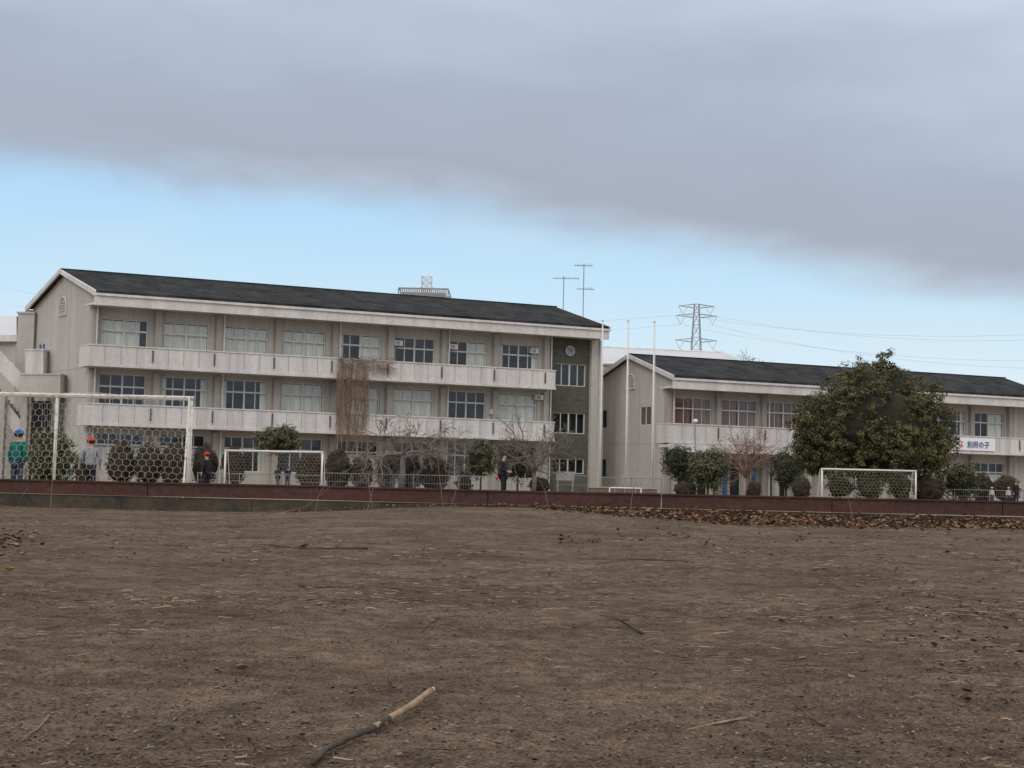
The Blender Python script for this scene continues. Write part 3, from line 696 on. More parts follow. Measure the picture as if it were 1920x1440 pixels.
m=MB(); m.face([d,c,b,a]); m.face([b,c,V((c.x,170,c.z)),V((b.x,164,b.z))]); m.build('roof',MT['palegrey'],gy)
m=MB(); e_=V((c.x-.3,150.2,c.z-.25)); m.box((d.x,150.2,0),(e_.x,168,min(c.z,d.z)-.05)); m.build('wall',MT['wall'],gy)
m=MB(); m.tube([d,c],.18,4); m.tube([c,b],.18,4); m.tube([a,b],.14,4); m.build('gutter',MT['fascia'],gy)
tw=thing('water_tank_tower','slatted grey rooftop enclosure with a lattice mast showing above the long dark roof','tower',base(795,900,125))
p=at(747,560,125);q_=at(840,560,125); zt=at(795,541,125).z
m=MB(); m.box((p.x,125,0),(q_.x,130,zt-1.9)); m.build('wall',MT['cgrey'],tw)
m=MB(); n=24
for k in range(n+1):
    x_=p.x+(q_.x-p.x)*k/n; m.box((x_-.05,124.9,zt-1.9),(x_+.05,125.0,zt)); m.box((x_-.04,130,zt-1.6),(x_+.04,130.1,zt))
for zz in (zt,zt-.9): m.tube([(p.x,124.95,zz),(q_.x,124.95,zz)],.07,4); m.tube([(p.x,130.05,zz),(q_.x,130.05,zz)],.05,4); m.tube([(p.x,124.95,zz),(p.x,130.05,zz)],.05,4); m.tube([(q_.x,124.95,zz),(q_.x,130.05,zz)],.05,4)
m.build('slatted_screen',MT['cgrey'],tw)
m=MB(); m.box((p.x+.3,125.6,zt-1.9),(q_.x-.3,129.4,zt-.25)); m.build('tank',MT['cgrey'],tw)
m=MB(); mx_=(p.x+q_.x)/2+.15; zt2=at(798,519,127).z
cr_=[(mx_-.42,126.6),(mx_+.42,126.6),(mx_+.42,127.4),(mx_-.42,127.4)]
for i in range(4):
    a,b=cr_[i],cr_[(i+1)%4]; m.tube([(*a,zt-.4),(*a,zt2)],.035,4)
    for k in range(3):
        z0=zt-.3+(zt2-zt+.3)*k/3;z1=zt-.3+(zt2-zt+.3)*(k+1)/3; m.tube([(*a,z0),(*b,z1)],.025,4); m.tube([(*a,z1),(*b,z1)],.025,4); m.tube([(*b,z0),(*a,z1)],.02,4)
m.tube([(mx_-1.3,127,zt-.25),(mx_-.42,127,zt+.45)],.04,4); m.tube([(mx_+1.3,127,zt-.25),(mx_+.42,127,zt+.45)],.04,4)
m.build('lattice_mast',MT['wmetal'],tw)
def antenna(px,ytop,ybot,bars,Y,label):
    b=at(px,ybot,Y); t=at(px+ (ybot-ytop)*.024,ytop,Y); r=thing('rooftop_antenna',label,'antenna',b,'antennas on the roof end')
    m=MB(); m.tube([b,V((b.x,b.y,t.z))],.035,5); m.build('mast',MT['metal'],r)
    for yb,x0,x1 in bars:
        z_=at(px,yb,Y).z; p=at(x0,yb,Y).x; q_=at(x1,yb,Y).x; m=MB(); m.tube([(p,Y,z_),(q_,Y,z_)],.022,4)
        for k in range(9):
            x_=p+(q_-p)*(k+.5)/9; l=.35+.05*k; m.tube([(x_,Y-l,z_+.02),(x_,Y+l,z_+.02)],.012,3)
            m.tube([(x_,Y,z_),(x_,Y,z_+.12*(k%2)+.03)],.012,3)
        m.build('aerial',MT['metal'],r)
antenna(1056,518,585,[(522,1036,1086)],108.6,'shorter television antenna on the roof ridge end')
antenna(1093,494,603,[(498,1077,1111),(542,1081,1114)],106.4,'taller television antenna with two aerials near the roof end')
for i,(px,yt,Y) in enumerate(((1130,603,88),(1178,603,87.5),(1227,605,87))):
    t=at(px,yt,Y); r=thing('flagpole',('left','middle','right')[i]+' of the three tall white flagpoles before the gap between the blocks','flagpole',(t.x,Y,0),'white flagpoles')
    m=MB(); m.tube([(t.x,Y,0),(t.x,Y,t.z*.5),(t.x,Y,t.z)],[.075,.06,.035],10); m.build('pole',MT['wmetal'],r,smooth=True)
    m=MB(); m.blob((t.x,Y,t.z+.06),(.08,.08,.07),10,6); m.build('finial',MT['wmetal'],r,smooth=True)
    m=MB(); m.tube([(t.x+.12,Y,.9),(t.x+.07,Y,t.z-.1)],.008,3); m.build('halyard',MT['wmetal'],r)
Y=92; t=at(1304,792,Y); r=thing('street_lamp','thin grey lamp post with a small head left of the reddish bare tree','street lamp',(t.x,Y,0))
m=MB(); m.tube([(t.x,Y,0),(t.x,Y,t.z)],[.06,.04],8); m.build('pole',MT['metal'],r); m=MB(); m.blob((t.x,Y,t.z+.08),(.17,.17,.14),10,6); m.build('lamp_head',MT['wmetal'],r)

# ---------------------------------------------------------------- pylon and wires
Y=360; pb=base(1302,900,Y); ztop=at(1302,570,Y).z
py_=thing('electricity_pylon','tall lattice electricity pylon standing far behind the hall','pylon',pb)
m=MB(); cx=pb.x
def hw(z): return .55+ (ztop-z)/ztop*2.4
lv=[0,10,18,24,28,31,34,37,40,43,45]
lv=[ztop*k/45 for k in lv]
for sx,sy in ((-1,-1),(1,-1),(1,1),(-1,1)): m.tube([(cx+sx*hw(z_),Y+sy*hw(z_),z_) for z_ in lv],.10,4)
for za,zb in zip(lv[:-1],lv[1:]):
    for (ax,ay),(bx,by) in (((-1,-1),(1,-1)),((1,-1),(1,1)),((1,1),(-1,1)),((-1,1),(-1,-1))):
        m.tube([(cx+ax*hw(za),Y+ay*hw(za),za),(cx+bx*hw(zb),Y+by*hw(zb),zb)],.05,3); m.tube([(cx+bx*hw(za),Y+by*hw(za),za),(cx+ax*hw(zb),Y+ay*hw(zb),zb)],.05,3); m.tube([(cx+ax*hw(zb),Y+ay*hw(zb),zb),(cx+bx*hw(zb),Y+by*hw(zb),zb)],.05,3)
m.build('lattice_tower',MT['metal'],py_)
arms=[]
for yb,wd in ((574,4.4),(592,5.0),(638,5.1)):
    z_=at(1302,yb,Y).z; m=MB()
    for s in (-1,1):
        for dy in (-1,1): m.tube([(cx+s*hw(z_),Y+dy*.6,z_-.45),(cx+s*wd,Y,z_)],.07,3); m.tube([(cx+s*hw(z_),Y+dy*.6,z_+.45),(cx+s*wd,Y,z_)],.07,3)
        for k in range(3): f=k/3; m.tube([(cx+s*(hw(z_)+(wd-hw(z_))*f),Y,z_-.45*(1-f)),(cx+s*(hw(z_)+(wd-hw(z_))*f),Y,z_+.45*(1-f))],.05,3)
        m.tube([(cx+s*wd,Y,z_),(cx+s*(wd-1.1),Y,z_-2.2)],.06,3); m.tube([(cx+s*(wd-1.1),Y,z_-2.2),(cx+s*(wd-2.2),Y,z_)],.05,3); arms.append((cx+s*(wd-1.1),z_-2.2))
    m.build('cross_arm',MT['metal'],py_)
def wire(p,q_,sag,label):
    p,q_=V(p),V(q_); m=MB(); n=24
    m.tube([p.lerp(q_,k/n)-V((0,0,sag*4*(k/n)*(1-k/n))) for k in range(n+1)],.026,3)
    tag(m.build('power_line',MT['wire'],origin=p),label,'power line','power lines across the sky')
n1=['upper left','upper right','middle left','middle right','lower left','lower right']
for i,(ax,az) in enumerate(arms):
    e=at(2080,[618,630,675,692,722,738][i],300); wire((ax,Y,az),e,3,f'power line from the {n1[i]} tip of the pylon down to the right edge')
for i,(ax,az) in enumerate(arms[:4:2]):
    e=at(-100,[515,545][i],520); wire((ax,Y,az),e,9,('upper','lower')[i]+' faint power line running left from the pylon above the long roof')

# ---------------------------------------------------------------- vegetation
def rv(): 
    while True:
        v=V((random.uniform(-1,1),random.uniform(-1,1),random.uniform(-1,1)))
        if .01<v.length<1: return v.normalized()
def crown_mesh(m,c,r,n,ls,nc,csz,core=.8,seed=0,zmin=-1,deep=.78,rough=.22):
    c=V(c); m.cur=1
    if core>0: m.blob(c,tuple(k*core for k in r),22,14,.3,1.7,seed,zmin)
    m.cur=0; cl=[]
    for _ in range(nc):
        d=rv(); d.z=max(d.z,zmin); k=random.uniform(deep,1.0)*(1+rough*noise.noise(d*1.7+V((seed,0,0))))
        cl.append((c+V((d.x*r[0],d.y*r[1],d.z*r[2]))*k,d))
    per=max(1,n//nc)
    for p,d in cl:
        cs=csz*random.uniform(.6,1.35)
        for _ in range(per):
            o=rv()*cs*random.random()**.4; o=V((o.x,o.y,o.z*.8)); q_=p+o
            if q_.z<.12: continue
            nn=(o.normalized()*.9+d*.5+rv()*.9+V((0,0,.35))).normalized(); a=nn.cross(rv()).normalized(); b=nn.cross(a)
            s=ls*random.uniform(.6,1.3); m.face([q_-a*s-b*s*.1,q_-b*s*.5,q_+a*s,q_+b*s*.5])
def limb(m,p,d,l,r,dep,spread,droop=0,seg=4,fan=3,up=0):
    pts=[V(p)];dd=V(d).normalized()
    for k in range(seg):
        dd=(dd+rv()*.25+V((0,0,-droop+up))).normalized(); pts.append(pts[-1]+dd*l/seg)
    m.tube(pts,[max(.0095,r*(1-.45*k/seg)) for k in range(seg+1)],5 if r>.04 else 3,False)
    if dep<=0: return
    for k in range(fan):
        f=random.choice([1,2,3,4]) if k else 4
        nd=(dd+rv()*spread).normalized(); limb(m,pts[min(f,seg)],nd,l*random.uniform(.55,.85),r*.56,dep-1,spread,droop,seg,fan,up)
def bare_tree(px,ybase,Y,h,w,label,seed,mt='bark',dep=4,droop=0,trunk=.35,flat=.5,nl=6,r=.16,up=0,name='bare_tree',cat='tree',group=None,lf=.42):
    random.seed(seed); b=base(px,ybase,Y); t=thing(name,label,cat,b,group)
    m=MB(); top=b+V((random.uniform(-.1,.1),0,h*trunk)); m.tube([b,b.lerp(top,.5)+V((.06,0,0)),top],[r*1.2,r,r*.85],8); m.build('trunk',MT[mt],t,smooth=True)
    m=MB()
    for k in range(nl):
        a=2*math.pi*k/nl+random.uniform(-.3,.3); d=V((math.cos(a)*w,math.sin(a)*w,h*flat)); l=d.length*lf
        limb(m,top-V((0,0,random.uniform(0,h*.08))),d,l,r*.6,dep,.75,droop,4,3,up)
    m.build('crown',MT[mt],t); return t
def bush(px,py_top,py_bot_w,width,Y,label,mt,name='shrub',trunk=False,n=900,ls=.09,group=None,cat='shrub'):
    top=at(px,py_top,Y); b=V((top.x,Y,0)); wm=width*Y/FP/2
    t=thing(name,label,cat,b,group); zt=top.z; zb=0.0 if not trunk else max(.15,at(px,py_bot_w+14,Y).z)
    rz=(zt-zb)/2; c=V((top.x,Y,zb+rz)); m=MB(); brn=mt=='leafbr'
    crown_mesh(m,c,(wm*(.97 if brn else .90),wm*.92,rz*(.98 if brn else .93)),n,ls*(.75 if brn else 1),max(16,int(n/(18 if brn else 36))),min(wm,rz)*(.17 if brn else .34),.88 if brn else .76,seed=px*.13,rough=.35 if not brn else .10,deep=.93 if brn else .78)
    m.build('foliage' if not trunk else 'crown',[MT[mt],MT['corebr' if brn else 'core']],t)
    m=MB(); m.tube([b,b+V((.03,0,max(zb,.25)+rz*.4))],[.07,.05] if trunk else [.06,.04],6); m.build('trunk' if trunk else 'stem',MT['barkd'],t)
random.seed(11)
Y=92; cB=at(1636,775,Y); t=thing('evergreen_tree','large broad evergreen tree with golden green crown in front of the right school block','tree',V((cB.x,Y,0)))
m=MB(); z0=cB.z
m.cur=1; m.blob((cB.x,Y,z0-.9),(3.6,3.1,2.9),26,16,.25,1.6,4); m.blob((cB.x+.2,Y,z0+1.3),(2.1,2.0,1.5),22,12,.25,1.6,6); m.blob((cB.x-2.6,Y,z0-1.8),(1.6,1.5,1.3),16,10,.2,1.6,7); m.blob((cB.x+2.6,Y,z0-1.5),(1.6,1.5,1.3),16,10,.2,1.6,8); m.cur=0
sd_=1
for zc,rad,cnt,rx,rz in ((-3.0,3.1,9,1.5,1.2),(-2.1,3.8,11,1.5,1.4),(-.8,3.65,10,1.35,1.75),(.55,2.95,9,1.2,1.8),(1.45,1.7,6,1.05,1.7),(2.25,.85,3,.9,1.4)):
    ph=random.uniform(0,6.28)
    for k in range(cnt):
        a=ph+2*math.pi*k/cnt+random.uniform(-.22,.22); rr_=rad*random.uniform(.86,1.12); sz=random.uniform(.82,1.15); sd_+=1
        crown_mesh(m,V((cB.x+.1+math.cos(a)*rr_,Y+math.sin(a)*rr_*.86,z0+zc+random.uniform(-.35,.35))),(rx*sz,rx*sz,rz*sz),2100,.080,50,.32,.0,seed=sd_,deep=.6,rough=.3)
for dx,dz in ((-4.1,-.9),(-4.1,-2.2),(3.9,-2.1)):
    crown_mesh(m,V((cB.x+dx,Y-.4,z0+dz)),(1.3,1.3,1.4),2000,.080,48,.33,.5,seed=dx,deep=.6,rough=.3)
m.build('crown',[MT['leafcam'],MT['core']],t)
m=MB(); m.tube([(cB.x,Y,0),(cB.x+.1,Y,1.2),(cB.x,Y,cB.z-1)],[.40,.32,.2],10)
for a in range(5): m.tube([(cB.x,Y,1.1),(cB.x+math.cos(a*1.25)*2.2,Y+math.sin(a*1.25)*2,3)],[.18,.08],6)
m.build('trunk',MT['barkd'],t,smooth=True)
random.seed(5)
bare_tree(752,905,80,4.0,3.9,'wide grey bare tree with drooping twigs before the middle of the long block',24,dep=5,droop=.05,trunk=.52,flat=.40,nl=8,r=.16,lf=.36)
bare_tree(1000,905,86,5.3,2.3,'upright grey bare tree before the stone stair bay',33,dep=4,trunk=.30,flat=.58,nl=9,r=.13,lf=.40)
bare_tree(1400,915,93,5.0,2.4,'rounded reddish-twigged bare tree left of the big evergreen',41,mt='bark2',dep=4,trunk=.33,flat=.5,nl=12,r=.11,lf=.42)
bare_tree(1395,700,190,19,1.7,'left one of two distant bare treetops above the right roof',51,dep=3,trunk=.75,flat=.25,nl=6,r=.18)
bare_tree(1425,700,190,18.6,1.4,'right one of two distant bare treetops above the right roof',52,dep=3,trunk=.76,flat=.24,nl=6,r=.17)
bare_tree(1310,700,200,19.5,2.6,'distant bare treetop over the hall roof below the pylon',53,dep=3,trunk=.8,flat=.17,nl=7,r=.2)
bare_tree(860,908,85,2.4,.9,'small thin bare sapling beside the green bush before the long block',61,dep=3,trunk=.3,flat=.7,nl=5,r=.03)
random.seed(9)
bl_=[
(98,800,890,92,62,'rounded grey-green bush behind the large near goal net','leafg','shrub',False,2600),
(158,846,0,40,84,'small brown bush between the grey-green bush and the brown row','leafbr','shrub',False,800),
(228,826,0,56,84,'brown clipped bush, first of the row behind the large goal','leafbr','shrub',False,1300),
(280,826,0,56,84,'brown clipped bush, second of the row behind the large goal','leafbr','shrub',False,1300),
(328,828,0,56,84,'brown clipped bush nearest the right post of the large goal','leafbr','shrub',False,1300),
(385,828,0,50,86,'brown clipped bush behind the child in black','leafbr','shrub',False,1100),
(440,832,0,48,86,'brown bush behind the left post of the middle goal','leafbr','shrub',False,1000),
(524,797,840,92,84,'round green tree rising behind the middle goal','leafg','small_tree',True,2400),
(584,846,0,58,83,'brown clipped bush behind the right post of the middle goal','leafbr','shrub',False,1400),
(636,840,0,52,82,'brown clipped bush, first right of the middle goal','leafbr','shrub',False,1500),
(680,850,0,44,82,'brown clipped bush, second right of the middle goal','leafbr','shrub',False,1300),
(727,848,0,42,82,'brown clipped bush just left of the wide bare tree trunk','leafbr','shrub',False,1300),
(770,850,0,46,82,'brown clipped bush just right of the wide bare tree trunk','leafbr','shrub',False,1300),
(815,850,0,56,82,'brown clipped bush, last of the row right of the bare tree','leafbr','shrub',False,1500),
(903,822,882,62,84,'loose grey-green bush left of the woman in black','leafg','small_tree',True,1800),
(870,884,0,38,82,'low dark bush at the foot of the loose grey-green bush','leafdk','shrub',False,500),
(972,815,890,66,88,'dark green small tree right of the woman in black','leafdk','small_tree',True,1900),
(1272,832,884,66,86,'dark irregular small pine left of the lamp post','leafdk','small_tree',True,1600),
(1328,838,904,84,84,'rounded grey-green tree left of the reddish bare tree','leafg','small_tree',True,2600),
(1285,900,0,46,84,'low brown bush under the grey-green rounded tree','leafbr','shrub',False,500),
(1414,900,0,30,88,'small brown bush in front of the blue doors','leafbr','shrub',False,400),
(1474,840,905,62,89,'dark conifer by the left side of the big evergreen','leafdk','small_tree',True,1700),
(1503,893,0,38,86,'small reddish-brown round bush left of the right-hand goal','leafbr','shrub',False,700),
(1742,890,0,64,90,'brown bush just behind the right post of the right-hand goal','leafbr','shrub',False,1000),
(1803,862,0,78,96,'rounded green bush below the banner','leafg','shrub',False,2000),
(1842,886,0,44,98,'brown bush right of the rounded green bush','leafbr','shrub',False,700),
(1887,890,0,54,98,'brown clipped bush near the right edge','leafbr','shrub',False,1100),
(1690,882,0,56,88,'dark bush under the right side of the big evergreen','leafdk','shrub',False,900),
(1630,886,0,60,87.6,'low dark bush hiding the trunk of the big evergreen','leafdk','shrub',False,800),
(1575,886,0,60,88,'dark low bush behind the left half of the right-hand goal','leafdk','shrub',False,700),
(1012,893,0,44,90,'low brown bush at the foot of the upright bare tree','leafbr','shrub',False,400)]
for (px,yt,yb,w,Y,lb,mt,nm,tr,n) in bl_:
    bush(px,yt,yb,w,Y,lb,mt,nm,tr,int(n*1.7),.045+.00032*w,cat='tree' if tr else 'shrub')

# ---------------------------------------------------------------- fences, small field items
def fence(px0,px1,Y,h,label,name='metal_fence',step=2.0,bars=.14):
    a=base(px0,905,Y).x;b=base(px1,905,Y).x; r=thing(name,label,'fence',(a,Y,0)); n=max(2,int((b-a)/step))
    for k in range(n+1):
        x_=a+(b-a)*k/n; m=MB(); m.tube([(x_,Y,0),(x_,Y,h+.05)],.03,6); m.build('post',MT['fmetal'],r)
    m=MB(); m.tube([(a,Y-.04,h)]+[(b,Y-.04,h)],.020,4); m.tube([(a,Y-.04,.12),(b,Y-.04,.12)],.018,4); m.tube([(a,Y-.04,h*.55),(b,Y-.04,h*.55)],.010,4)
    k=int((b-a)/bars)
    for i in range(k): x_=a+(b-a)*(i+.5)/k; m.tube([(x_,Y-.04,.12),(x_,Y-.04,h)],.006,3,False)
    m.build('rails',MT['fmetal'],r)
fence(606,945,79.2,.98,'low grey metal fence in front of the clipped brown bushes')
fence(370,606,81,.85,'low grey metal fence behind the middle goal')
fence(1045,1104,83,1.15,'short grey fence section left of the flagpoles')
fence(1128,1240,84,1.1,'short grey fence section beneath the flagpoles')
fence(1725,1920,94,.9,'low grey fence right of the right-hand goal')
Yp=80; a=base(1106,915,Yp).x;b=base(1232,915,Yp).x; r=thing('podium','low dull brown-red platform with pale top in front of the flagpoles','platform',(a,Yp,0))
m=MB(); m.box((a,Yp,0),(b,Yp+1.5,.50)); m.build('platform_base',MT['brownred'],r); m=MB(); m.box((a-.05,Yp-.05,.502),(b+.05,Yp+1.55,.56)); m.build('platform_top',MT['cgrey'],r)
Yh=60; a=base(1143,916,Yh).x;b=base(1202,916,Yh).x; r=thing('small_goal','tiny white low goal frame in front of the brown-red platform','goal',(a,Yh,0))
zt=at(1172,915,Yh).z
m=MB(); m.tube([(a,Yh,zt),(b,Yh,zt)],.03,6); m.build('crossbar',MT['wmetal'],r)
for x_ in (a,b): m=MB(); m.tube([(x_,Yh,0),(x_,Yh,zt)],.03,6); m.build('goal_post',MT['wmetal'],r)
m=MB(); 
for k in range(3): x_=a+(b-a)*(k+.5)/3; m.tube([(x_,Yh,zt),(x_,Yh+.5,0)],.012,4)
m.tube([(a,Yh+.5,.02),(b,Yh+.5,.02)],.02,4); m.build('back_frame',MT['wmetal'],r)
for px,yt,w,Y,lb in ((1185,890,40,90,'grey notice board behind the flagpoles'),(1060,884,34,91,'grey notice board left of the first flagpole')):
    t_=at(px,yt,Y); hw_=w*Y/FP/2; r=thing('notice_board',lb,'board',(t_.x,Y,0)); m=MB(); m.box((t_.x-hw_,Y,t_.z-.55),(t_.x+hw_,Y+.04,t_.z)); m.build('panel',MT['cgrey'],r)
    for s in (-1,1): m=MB(); m.box((t_.x+s*hw_*.8-.03,Y+.042,0),(t_.x+s*hw_*.8+.03,Y+.09,t_.z)); m.build('post',MT['metal'],r)

# ---------------------------------------------------------------- soccer goals
def hexnet(m,O,U_,V_,wu,hv,cell,r):
    dx=cell*math.sqrt(3); dy=cell*1.5; nu=int(wu/dx)+1; nv=int(hv/dy)+1
    D_=U_.cross(V_)
    def P(u,v):
        u=min(max(u,0),wu); v=min(max(v,0),hv)
        return O+U_*u+V_*v+D_*(.06*math.sin(u*1.7)*math.sin(math.pi*v/hv))+U_*(.02*noise.noise(V((u*2,v*2,0))))+V_*(.03*noise.noise(V((u*1.5,v*2,8))))*math.sin(math.pi*v/hv)
    def ed(u0,v0,u1,v1):
        if max(u0,u1)<=0 or min(u0,u1)>=wu or max(v0,v1)<=0 or min(v0,v1)>=hv: return
        a,b=P(u0,v0),P(u1,v1)
        if (a-b).length>1e-3: m.tube([a,b],r,3,False)
    for j in range(-1,nv+2):
        for i in range(-1,nu+2):
            cx=i*dx+(dx/2 if j%2 else 0); cy=j*dy
            ed(cx,cy+cell,cx+dx/2,cy+cell/2); ed(cx+dx/2,cy+cell/2,cx+dx/2,cy-cell/2); ed(cx,cy+cell,cx-dx/2,cy+cell/2)
def goal(pl,pr,h,dback,cell,r,label,mats,mid=None,tube=.05,top=.7):
    U_=(pr-pl); w=U_.length; U_.normalize(); Z=V((0,0,1)); D=V(dback); dn=D.normalized()
    g_=thing('soccer_goal',label,'soccer goal',pl,'soccer goals'); fm,nm=mats
    m=MB(); m.tube([pl+Z*h-U_*tube,pr+Z*h+U_*tube],tube,10); m.build('crossbar',fm,g_,smooth=True)
    for p in [pl,pr]+([mid] if mid is not None else []):
        m=MB(); m.tube([p,p+Z*(h-tube)],tube if p is not mid else tube*.7,10); m.build('goal_post',fm,g_,smooth=True)
    T=dn*(D.length*top*.6)
    for p in (pl,pr):
        m=MB(); m.tube([p+Z*h,p+Z*(h-.02)+T,p+D+Z*.03,p+Z*.03],tube*.4,6); m.build('side_frame',fm,g_)
    m=MB(); m.tube([pl+D+Z*.03,pr+D+Z*.03],tube*.5,6); m.tube([pl+T+Z*(h-.02),pr+T+Z*(h-.02)],tube*.3,6); m.build('back_bar',fm,g_)
    m=MB(); A_=pl+T+Z*(h-.02); Bv=(pl+D+Z*.03)-A_; hexnet(m,A_,U_,Bv.normalized(),w,Bv.length,cell,r)
    hexnet(m,pl+Z*h,U_,T.normalized(),w,T.length,cell,r)
    for p in (pl,pr):
        hexnet(m,p+Z*h,dn,-Z,T.length,h,cell,r)
    m.build('net',nm,g_)
Yg=31.8; pr=base(353,900,Yg); pl=base(-80,890,Yg); md=base(101,895,Yg)
goal(pl,pr,at(362,747,Yg).z,(.25,-1.6,0),.092,.0027,'large worn white soccer goal with hexagon net at the left, nearest of the goals',(MT['rustwhite'],MT['net']),mid=md,tube=.05)
Yg=76; pl=base(421,900,Yg+.5); pr=base(603,900,Yg)
goal(pl,pr,at(512,846,Yg).z,(0,1.5,0),.12,.0042,'white soccer goal in the middle distance in front of the clipped bushes',(MT['wmetal'],MT['net2']),tube=.05)
Yg=84; pl=base(1541,930,Yg); pr=base(1717,935,Yg+.6)
goal(pl,pr,at(1630,881,Yg).z,(0,1.3,0),.13,.0042,'yellowish white soccer goal on the right before the big evergreen',(MT['wmetal'],MT['net2']),tube=.05)

# ---------------------------------------------------------------- people
def skinmesh(name,vs,es,rs,mm,parent,sub=1):
    me=bpy.data.meshes.new('t'); me.from_pydata([tuple(v) for v in vs],es,[]); o=bpy.data.objects.new('t',me); C.objects.link(o)
    md=o.modifiers.new('s','SKIN'); md.use_smooth_shade=True
    for i,r in enumerate(rs):
        sv=me.skin_vertices[0].data[i]; sv.radius=r if isinstance(r,tuple) else (r,r)
    me.skin_vertices[0].data[0].use_root=True
    o.modifiers.new('u','SUBSURF').levels=sub
    dg=bpy.context.evaluated_depsgraph_get(); nm=bpy.data.meshes.new_from_object(o.evaluated_get(dg)); bpy.data.objects.remove(o)
    nm.materials.clear(); nm.materials.append(mm); ob=bpy.data.objects.new(name,nm); C.objects.link(ob)
    if parent: ob.parent=parent
    return ob
def person(pos,H,face,label,top,bottom,cap=None,hair='hair',pose='down',lean=0,stride=.0,child=True,group=None,coat=False,curly=False):
    k=H/1.7; hk=1.06 if child else .98
    root=thing('person',label,'person',pos,group,local=True,rotz=face)
    def S(x,y,z): return V((x*k,(y - lean*max(0,z-.9))*k,z*k))
    hw=.165
    vs=[S(0,0,.93),S(0,.01,1.12),S(0,.01,1.33),S(0,.01,1.455),S(0,-.01,1.53),S(0,-.012,1.61),S(0,-.005,1.685)]
    rs=[(.15,.115),(.13,.10),(.165,.11),.052,.07*hk,.092*hk,.07*hk]; es=[(i,i+1) for i in range(6)]
    def add(p,r,par): vs.append(p); rs.append(r); es.append((par,len(vs)-1)); return len(vs)-1
    joints={}
    for s in (-1,1):
        sh=add(S(s*hw,.01,1.395),.058,2)
        if pose=='down': el,wr_=S(s*.225,.03,1.13),S(s*.235,-.05,.90); hd=V((0,-.15,-1))
        elif pose=='front': el,wr_=S(s*.23,.02,1.13),S(s*.10,-.20,1.06); hd=V((-s*.6,-.7,-.1))
        elif pose=='run': el,wr_=S(s*.23,.10*s+.04,1.14),S(s*.2,.10*s-.17,1.05); hd=V((0,-1,.1))
        elif pose=='out': el,wr_=S(s*.27,.0,1.15),S(s*.30,-.1,.93); hd=V((0,-.4,-1))
        e=add(el,.042,sh); w=add(wr_,(.028,.024),e); hd=hd.normalized(); pm=wr_+hd*.055*k; p=add(pm,(.036,.018),w)
        side=V((1,0,0)) if abs(hd.x)<.5 else V((0,0,1)); side=(side-hd*side.dot(hd)).normalized(); cur=hd.cross(side)
        if cur.y>0: cur=-cur
        for j,l in enumerate((.068,.078,.073,.058)):
            b0=pm+hd*.03*k+side*(j-1.5)*.019*k; f1=add(b0,.0095,p); f2=add(b0+hd*l*.55*k+cur*.006*k,.0085,f1); add(b0+(hd*l*.9+cur*.03)*k,.007,f2)
        tb=pm-hd*.02*k-side*.028*k; t1=add(tb,.011,p); add(tb+(hd*.035-side*.02+cur*.015)*k,.009,t1)
        joints[s]=(S(s*hw,.01,1.395),el,wr_)
        hp=add(S(s*.085,0,.88),(.088,.088),0); kn=add(S(s*.1,-.02-s*stride*.5,.5),.056,hp); an=add(S(s*.105,.02-s*stride+ (abs(stride)*.2),.09),.038,kn); add(S(s*.115,-.13-s*stride,.045),(.042,.03),an)
        joints[s]+= (S(s*.085,0,.88),S(s*.1,-.02-s*stride*.5,.5),S(s*.105,.02-s*stride+(abs(stride)*.2),.09),S(s*.115,-.13-s*stride,.045))
    rr=[tuple(q_*k for q_ in r) if isinstance(r,tuple) else r*k for r in rs]
    skinmesh('body',vs,es,rr,MT['skin'],root)
    zb=.86 if not coat else .62
    vs2=[S(0,0,zb),S(0,.0,1.0),S(0,.01,1.15),S(0,.01,1.33),S(0,.01,1.44)]; rs2=[(.185,.15),(.18,.145),(.168,.135),(.19,.14),(.075,.075)]; es2=[(0,1),(1,2),(2,3),(3,4)]
    for s in (-1,1):
        a,b,c=joints[s][:3]; i=len(vs2); vs2+=[a,b,b.lerp(c,.92)]; rs2+=[(.078,.078),(.064,.064),(.045,.045)]; es2+=[(3,i),(i,i+1),(i+1,i+2)]
    skinmesh('jacket',vs2,es2,[tuple(q_*k for q_ in r) for r in rs2],MT[top],root)
    vs3=[S(0,0,.95)];rs3=[(.165,.13)];es3=[]
    for s in (-1,1):
        h_,kn,an,to=joints[s][3:7]; i=len(vs3); vs3+=[h_,kn,an+V((0,0,.02*k))]; rs3+=[(.105,.105),(.078,.078),(.06,.06)]; es3+=[(0,i),(i,i+1),(i+1,i+2)]
    skinmesh('trousers',vs3,es3,[tuple(q_*k for q_ in r) for r in rs3],MT[bottom],root)
    for s in (-1,1):
        an,to=joints[s][5:7]; skinmesh('shoe',[an+V((0,.03,-.045))*k,an.lerp(to,.5)+V((0,0,-.02))*k,to],[(0,1),(1,2)],[(.045*k,.042*k),(.05*k,.042*k),(.042*k,.03*k)],MT['whitec' if child else 'black'],root)
    hc=S(0,-.005,1.625); R=.112*k*hk
    m=MB(); m.blob(hc+V((0,.018*k,.012*k)),(R*.98,R*1.02,R*1.06),18,12,.10 if not curly else .3,6 if curly else 3,3,-.45)
    if curly:
        for q_ in range(40):
            d=rv(); d.z=abs(d.z)*.9+.0; d.y=abs(d.y) if d.z<.45 else d.y; m.blob(hc+V((d.x*R*1.0,d.y*R*1.0+.02*k,d.z*R*1.05)),(R*.27,)*3,7,5)
    for i,v in enumerate(m.v):
        if v.z<hc.z+.035*k and v.y<hc.y-.02*k: m.v[i]=V((v.x*.93,hc.y+.0*k,v.z))
    m.build('hair',MT[hair],root,smooth=True)
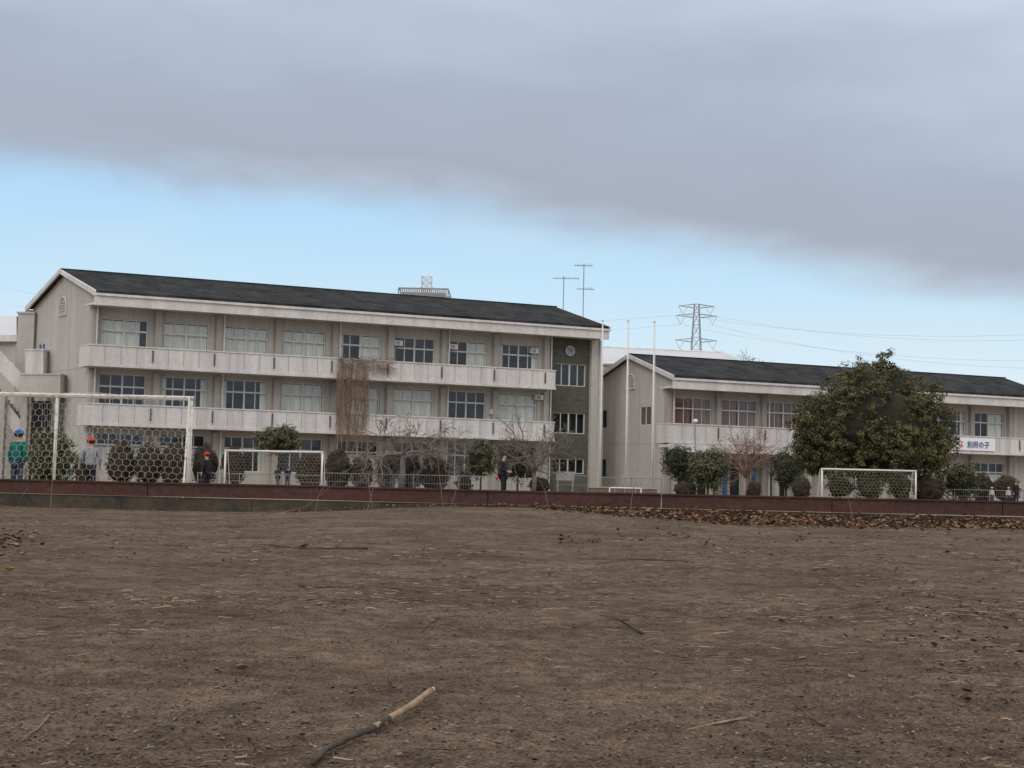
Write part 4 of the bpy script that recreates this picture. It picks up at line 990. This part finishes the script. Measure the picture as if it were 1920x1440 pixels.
    if cap:
        m=MB(); m.blob(hc+V((0,.012*k,.028*k)),(R*1.08,R*1.12,R*1.02),20,14,0,1,0,-.02); 
        m2=MB()
        m.build('cap',MT[cap],root,smooth=True)
        ang=[math.pi*(1.15+.7*i/10) for i in range(11)]
        for a,b in zip(ang[:-1],ang[1:]):
            i0=[hc+V((math.cos(t)*R*1.05,math.sin(t)*R*1.07,.03*k)) for t in (a,b)]; o0=[hc+V((math.cos(t)*R*1.15,math.sin(t)*R*1.7,.012*k)) for t in (a,b)]
            m2.hexa([i0[0],i0[1],o0[1],o0[0]]+[q_+V((0,0,.012*k)) for q_ in (i0[0],i0[1],o0[1],o0[0])])
        m2.build('cap_brim',MT[cap],root)
    m=MB(); fy=hc.y-.093*k*hk
    m.blob((0,fy-.006*k,hc.z-.02*k),(.012*k,.018*k,.018*k),8,6); m.build('nose',MT['skin'],root,smooth=True)
    for s in (-1,1): m=MB(); m.blob((s*.033*k,fy+.010*k,hc.z+.004*k),(.013*k,.008*k,.008*k),8,6); m.build('eye',MT['joint'],root,smooth=True)
    for s in (-1,1): m=MB(); m.blob((s*.094*k*hk,hc.y+.004*k,hc.z-.012*k),(.012*k,.02*k,.03*k),8,6); m.build('ear',MT['skin'],root,smooth=True)
    m=MB(); m.blob((0,fy+.008*k,hc.z-.056*k),(.024*k,.008*k,.006*k),8,6); m.build('mouth',MT['bred'],root,smooth=True)
    return root
PI=math.pi
def ppos(px,Y): return base(px,895,Y)
person(ppos(31,33.2),1.44,PI-.25,'child in blue cap and teal jacket behind the goal net at the left edge','teal','jean',cap='bluec',pose='down',lean=.05)
person(ppos(168,35.4),1.37,PI+.35,'child in red cap, grey sweatshirt and black trousers walking behind the near goal','greyc','black',cap='redc',pose='out',lean=-.02,stride=.08)
person(ppos(387,48.5),1.33,PI+1.0,'child in red cap and black jacket just right of the near goal','black','black',cap='redc',pose='down',lean=.03)
person(ppos(438,86),1.32,.4,'small distant child in red cap and grey top inside the middle goal, leftmost of three','greyc','navy',cap='redc',pose='out')
person(ppos(521,86),1.36,2.6,'distant child in dark top in the middle goal, centre of three','navy','black',cap='navy',pose='run',stride=.15)
person(ppos(539,85),1.33,PI,'distant child in red cap and dark jacket, rightmost of three in the middle goal','navy','black',cap='redc',pose='front')
person(ppos(944,52.5),1.60,1.2,'woman in long black coat with dark curly hair, facing left beyond the wall','black','black',pose='front',child=False,coat=True,curly=True)
pw=ppos(944,52.5)
m=MB(); c_=pw+V((-.23,-.14,.74)); m.blob(c_,(.05,.035,.065),12,8,.15); m.tube([c_+V((-.04,0,.05)),c_+V((0,0,.2)),c_+V((.04,0,.05))],.008,5)
tag(m.build('red_bag',MT['redc'],origin=c_,smooth=True),'small red pouch held by the woman in the black coat','bag')
person(ppos(1891,95),1.1,.2,'far child in yellow cap and white top beside the dark figure at right','whitec','navy',cap='yelc')
person(ppos(1905,94),1.5,.3,'far adult in dark clothes near the right edge','black','black',child=False)
person(ppos(1860,97),1.1,.2,'far child in yellow cap in front of the brown bush at right','whitec','navy',cap='yelc')
